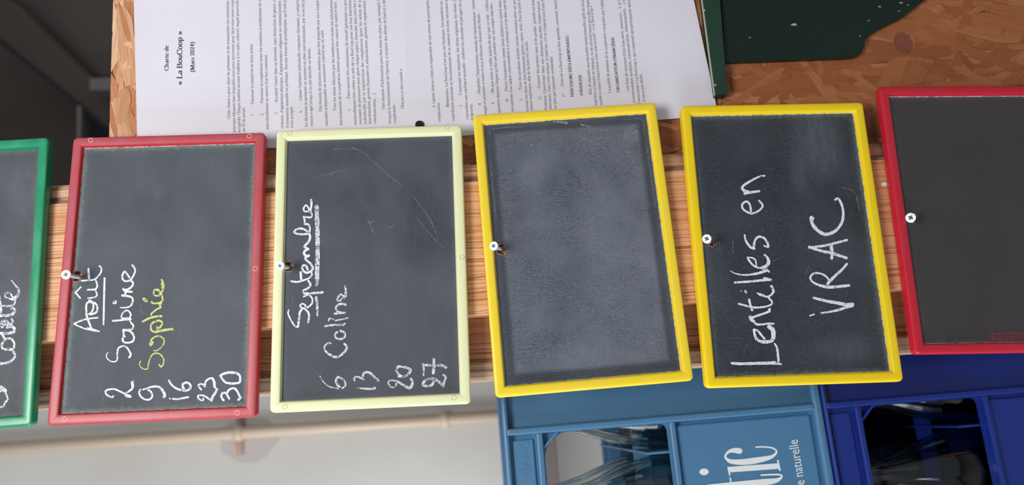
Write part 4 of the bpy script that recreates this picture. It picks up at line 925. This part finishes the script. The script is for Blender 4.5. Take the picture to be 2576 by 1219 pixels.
# ------------------------------------------------------------------ bottle crates
YC = 0.095
o0 = W(1252, 906, YC); tilt = math.radians(0.9)
ex = Vector((-math.sin(tilt)*-1, 0, -math.cos(tilt)))      # crate-down  (picture right)
ev = Vector((-math.cos(tilt), 0, -math.sin(tilt)*1))       # crate-left  (picture down)
def CL(px, py, y=YC):                       # pixel -> crate space (u down, v left)
    p = W(px, py, y)-o0; return (p.dot(ex), p.dot(ev))
def CW(u_, v_, d): return o0+ex*u_+ev*v_+Vector((0, d, 0))
def cbox(name, u0, u1, v0, v1, d0, d1, mat, parent, off, bevel=0.0015, label=None):
    V = [CW(u_+off, v_, d) for u_ in (u0, u1) for v_ in (v0, v1) for d in (d0, d1)]
    o = mk(name, V, [(0,1,3,2),(4,6,7,5),(0,4,5,1),(2,3,7,6),(0,2,6,4),(1,5,7,3)], mat, parent, bevel=bevel, seg=2)
    if label: o['label'] = label
    return o
def uv_(px, py): return CL(px, py)
U = lambda px, py=1140: CL(px, py)[0]
Vv = lambda px, py: CL(px, py)[1]
HU = U(2076, 1100); PITCH = HU+0.0008; VW = 0.295
v_rail0, v_rail1 = Vv(1660,1046), Vv(1660,1066)
u_l1, u_s1, u_r1, u_o1, u_r2, u_p1 = U(1284), U(1352), U(1371), U(1688), U(1706), U(2056)
def panel_with_window(off, mat, parent):
    """front wall as one sheet with the rounded grip window cut out"""
    d0 = 0.0045
    u0, u1 = u_r1, u_o1; va, vb = v_rail1, VW-v_rail1
    bm = bmesh.new(); edges = []
    ring = [(0.001,0.001),(HU-.001,0.001),(HU-.001,VW-.001),(0.001,VW-.001)]
    win = []
    def arc(cu, cv, r_, a0, a1, n=8):
        for i in range(n+1):
            an = math.radians(a0+(a1-a0)*i/n); win.append((cu+math.cos(an)*r_, cv+math.sin(an)*r_))
    R1, R2 = 0.026, 0.007
    arc(u0+R1, va+R1, R1, 180, 270); arc(u1-R2, va+R2, R2, 270, 360); arc(u1-R2, vb-R2, R2, 0, 90); arc(u0+R1, vb-R1, R1, 90, 180)
    for rg in (ring, win):
        vs = [bm.verts.new(CW(a_+off, b_, d0)) for a_, b_ in rg]
        edges += [bm.edges.new((vs[i], vs[(i+1) % len(vs)])) for i in range(len(vs))]
    bmesh.ops.triangle_fill(bm, edges=edges, use_beauty=True)
    cc = CW((u0+u1)/2+off, (va+vb)/2, d0)
    ok = [fc for fc in bm.faces]
    for fc in ok:
        c = fc.calc_center_median()-CW(off, 0, d0); a_, b_ = c.dot(ex), c.dot(ev)
        if u0+.003 < a_ < u1-.001 and va+.001 < b_ < vb-.001 and all(u0-1e-4 <= (v.co-CW(off,0,d0)).dot(ex) <= u1+1e-4 for v in fc.verts) and all(va-1e-4 <= (v.co-CW(off,0,d0)).dot(ev) <= vb+1e-4 for v in fc.verts):
            bm.faces.remove(fc)
    exr = bmesh.ops.extrude_face_region(bm, geom=bm.faces[:])
    bmesh.ops.translate(bm, verts=[e for e in exr['geom'] if isinstance(e, bmesh.types.BMVert)], vec=(0, 0.003, 0))
    bmesh.ops.recalc_face_normals(bm, faces=bm.faces)
    inv = mw(parent).inverted(); bmesh.ops.transform(bm, matrix=inv, verts=bm.verts)
    me = bpy.data.meshes.new('front_panel'); bm.to_mesh(me); bm.free(); me.materials.append(mat)
    o = bpy.data.objects.new('front_panel', me); C.objects.link(o); o.parent = parent
    return o
DEPTH = 0.36
def crate(off, mat, label, back_open):
    base = CW(HU+off, VW/2, DEPTH/2)
    t = empty('bottle_crate', base, label=label, cat='crate')
    fp = panel_with_window(off, mat, t)
    K = lambda nm, *a_, **kw: cbox(nm, *a_[:4], *a_[4:6], mat, t, off, **kw)
    # raised ribs of the front
    K('rim_rib', 0.0, u_l1, 0.0, VW, -0.006, 0.008, bevel=0.004)
    K('rim_rib', U(2060), HU, 0.0, VW, -0.006, 0.008, bevel=0.003)
    K('side_rib', 0.001, HU-.001, -0.001, 0.003, -0.005, 0.008)
    K('side_rib', u_l1-.002, U(2062), v_rail0, v_rail1-.001, -0.006, 0.006, bevel=0.0018)
    K('side_rib', u_l1-.002, U(2062), VW-v_rail1+.001, VW-v_rail0, -0.006, 0.006, bevel=0.0018)
    K('cross_rib', u_s1, u_r1-.001, v_rail1-.002, VW-v_rail1, -0.005, 0.006, bevel=0.0018)
    K('cross_rib', u_o1+.001, u_r2, v_rail1-.002, VW-v_rail1, -0.005, 0.006, bevel=0.0018)
    o = K('label_panel', u_l1+.003, u_s1-.003, v_rail1+.004, VW-v_rail1-.004, 0.0015, 0.006, bevel=0.0012)
    K('logo_panel', u_r2+.0015, U(2054), v_rail1+.0025, VW-v_rail1-.0025, 0.001, 0.006, bevel=0.002)
    # gusset in the window corner
    g0 = CW(u_r1+off-.001, v_rail1+.014, -0.001); g1 = CW(u_r1+off+.014, v_rail1-.001, -0.001)
    dn = (g1-g0).normalized(); nn = Vector((dn.z, 0, -dn.x))*.0012
    V = [p+q+Vector((0,e,0)) for p in (g0, g1) for q in (nn, -nn) for e in (0, .006)]
    mk('corner_gusset', V, [(0,1,3,2),(4,6,7,5),(0,4,5,1),(2,3,7,6),(0,2,6,4),(1,5,7,3)], mat, t)
    # remaining walls
    ud_w = U(1634)
    K('side_wall', 0.001, HU-.001, 0.0, 0.003, 0.008, DEPTH); K('side_wall', 0.001, HU-.001, VW-.003, VW, 0.008, DEPTH)
    if back_open:
        K('back_wall', ud_w+.002, HU-.001, 0.003, VW-.003, DEPTH-.004, DEPTH); K('back_wall', 0.001, u_l1+.006, 0.003, VW-.003, DEPTH-.004, DEPTH)
    else:
        K('back_wall', 0.001, HU-.001, 0.003, VW-.003, DEPTH-.004, DEPTH)
    K('base_grid', HU-.006, HU-.001, 0.003, VW-.003, 0.0075, DEPTH-.004)
    ud = U(1634)
    vd = Vv(1640, 1141)
    for v in (vd, vd+0.092): K('divider', ud, HU-.006, v-.0012, v+.0012, 0.010, DEPTH-.004, bevel=0)
    for d in (0.0965, 0.190, 0.284): K('divider', ud+.001, ud+.019, 0.003, VW-.003, d-.0012, d+.0012, bevel=0)
    return t, vd, ud
def bottle(u_base, v, d, off, label, group, proto=[]):
    if not proto:
        t = empty('glass_bottle', (0,0,0)); H = 0.300
        out = [(0.0,.0),(.036,.0),(.0405,.004),(.0415,.012),(.0415,.150),(.0405,.166),(.0375,.182),(.0325,.198),(.0265,.215),(.0205,.232),(.0165,.248),(.0145,.262),(.0138,.285),(.0150,.288),(.0150,.296),(.0138,H)]
        th = .0026
        inn = [(max(0,r_-th), max(z, .006)) for r_, z in reversed(out)]; inn[-1] = (0.0, .012)
        prof = out+[(r_, (z if i else H)) for i, (r_, z) in enumerate(inn)]
        V = []; Fc = []; n = 96
        idx = []
        for r_, z in prof:
            if r_ < 1e-6: idx.append([len(V)]*n); V.append((0,0,z))
            else:
                idx.append(list(range(len(V), len(V)+n)))
                fl = 0.028*math.sin(math.pi*max(0, min(1, (z-.150)/.115))) if (.0145 < r_ and z > .15) else 0
                V += [(math.cos(6.28318*i/n)*r_*(1+fl*math.cos(12*6.28318*i/n)), math.sin(6.28318*i/n)*r_*(1+fl*math.cos(12*6.28318*i/n)), z) for i in range(n)]
        for a_, b_ in zip(idx, idx[1:]):
            for i in range(n):
                q = (a_[i], a_[(i+1) % n], b_[(i+1) % n], b_[i]); q2 = tuple(dict.fromkeys(q))
                if len(q2) > 2: Fc.append(q2)
        mk('glass_body', V, Fc, M['glass'], t, world=False, smooth=True)
        V = []; Fc = []; n = 24
        pr = [(.0165,.284),(.0168,.286),(.0168,.301),(.0150,.3035),(.0, .3035)]
        for r_, z in pr[:-1]: V += [(math.cos(6.28318*i/n)*r_, math.sin(6.28318*i/n)*r_, z) for i in range(n)]
        Fc = [(a_*n+i, a_*n+(i+1) % n, (a_+1)*n+(i+1) % n, (a_+1)*n+i) for a_ in range(3) for i in range(n)]+[tuple(range(3*n, 4*n))]
        mk('cap', V, Fc, M['cap'], t, world=False)
        proto.append(t); o = t
    else:
        o = proto[0].copy(); C.objects.link(o)
        for ch in proto[0].children:
            c2 = ch.copy(); C.objects.link(c2); c2.parent = o
    o.location = CW(u_base+off, v, d); o.rotation_euler = (0, -tilt*1, 0)
    tag(o, label, 'bottle', group)
    return o
tA, vd, ud = crate(0.0, M['blue_light'], 'pale blue plastic bottle crate with white lettering, stacked on the dark blue one', True)
tB, _, _ = crate(PITCH, M['blue_dark'], 'dark blue plastic bottle crate underneath the pale blue one', False)
for off, nm in ((0.0, 'pale blue'), (PITCH, 'dark blue')):
    gp = 'clear bottles in the %s crate' % nm
    for j, (v, vn) in enumerate(((vd-.0455, 'right-hand window cell'), (vd+.046, 'middle window cell'), (vd+.138, 'left-hand window cell'))):
        for i, d in enumerate((0.0530, 0.1425)):
            bottle(HU-.0065, v, d, off, 'clear bottle in the %s crate, %s row, %s' % (nm, ('front', 'second')[i], vn), gp)

# white lettering on the pale crate (flat print) and raised word on its small panel
def flat_print(frames, nm, parent, mat, d):
    VV, FF = stroke_mesh(frames, lambda x, y, l: W(x, y, YC+d-l)); return mk(nm, VV, FF, mat, parent)
random.seed(5)
def sw(pts): return pts
VV = []; FF = []
def vstroke(pts):                            # points with own widths, crop space of the logo
    P = catmull([(1730+x/5.1, 980+y/5.1, w/5.1) for x, y, w in pts], 6); V2, F2 = ribbon(P, cap=False); k0 = len(VV)
    lf = .00004*len(FF)/30; VV.extend(W(x, y, YC+.0008-lf) for x, y in V2); FF.extend(tuple(k0+i for i in fc) for fc in F2)
def disc(cx, cy, rx, ry):
    k0 = len(VV); n = 24
    VV.extend(W(1730+(cx+math.cos(6.283*i/n)*rx)/5.1, 980+(cy+math.sin(6.283*i/n)*ry)/5.1, YC+.00078) for i in range(n)); FF.append(tuple(range(k0, k0+n)))
disc(210, 1050, 60, 42); disc(662, 783, 40, 37)
vstroke([(650,780,74),(590,775,60),(535,788,40),(498,818,28),(482,850,26),(500,885,34),(560,918,56),(700,925,74),(850,908,80),(1000,880,62),(1090,850,40),(1138,800,26),(1122,762,22),(1060,738,20),(960,730,19),(870,734,20)])
vstroke([(530,1022,72),(1170,975,72)]); vstroke([(518,985,22),(540,1096,20)]); vstroke([(1155,898,22),(1184,1038,24)])
vstroke([(260,1255,84),(700,1210,84),(1000,1180,80),(1120,1165,64),(1180,1140,40),(1205,1115,26),(1195,1092,24),(1130,1084,22),(935,1092,20)]); vstroke([(543,1120,18),(560,1210,18)])
mk('logo_lettering', VV, FF, M['print'], tA)
def font_text(s, p0, p1, hpx, nm, parent, mat, yy, extr=0.0, smallcaps=False):
    cu = bpy.data.curves.new('lettering', 'FONT'); cu.body = s; cu.size = 1.0; cu.resolution_u = 3
    to = bpy.data.objects.new('lettering', cu); C.objects.link(to)
    dg = bpy.context.evaluated_depsgraph_get(); me = bpy.data.meshes.new_from_object(to.evaluated_get(dg))
    bpy.data.objects.remove(to)
    xs = [v.co.x for v in me.vertices]; ys = [v.co.y for v in me.vertices]; x0, x1 = min(xs), max(xs); ym = max(ys)
    L = math.hypot(p1[0]-p0[0], p1[1]-p0[1]); ux, uy = (p1[0]-p0[0])/L, (p1[1]-p0[1])/L; vx, vy = uy, -ux
    if vx > 0: vx, vy = -vx, -vy
    V = []
    for v in me.vertices:
        a_ = (v.co.x-x0)/(x1-x0)*L; b_ = v.co.y/ym*hpx
        V.append(W(p0[0]+ux*a_+vx*b_, p0[1]+uy*a_+vy*b_, yy))
    Fc = [tuple(p.vertices) for p in me.polygons]
    if extr:
        bmx = bmesh.new(); vs = [bmx.verts.new(v) for v in V]
        for fc in Fc:
            try: bmx.faces.new([vs[i] for i in fc])
            except ValueError: pass
        e = bmesh.ops.extrude_face_region(bmx, geom=bmx.faces[:]); bmesh.ops.translate(bmx, verts=[q for q in e['geom'] if isinstance(q, bmesh.types.BMVert)], vec=(0, extr, 0))
        bmx.verts.index_update(); V = [v.co.copy() for v in bmx.verts]; Fc = [tuple(v.index for v in fc.verts) for fc in bmx.faces]; bmx.free()
    return mk(nm, V, Fc, mat, parent)
font_text('eau de source naturelle', (2047,1356), (2006,1104), 24, 'small_lettering', tA, M['print'], YC+.00078)
font_text('PIANÔ', (1333,1199), (1330,1107), 25, 'raised_lettering', tA, M['blue_light'], YC+.0012, 0.0006)

# grey shelf board seen through the window of the pale crate
g0 = W(1366, 1100, 0.70); g1 = W(1403, 1160, 0.70)
V, f = box_vf((-0.55, 0.70, g1.z), (0.03, 0.99, g0.z)); o = mk('wall_shelf', V, f, M['greyboard'], origin=(-.25, .99, g1.z), bevel=.002); tag(o, 'grey shelf on the white wall seen through the pale blue crate', 'shelf')
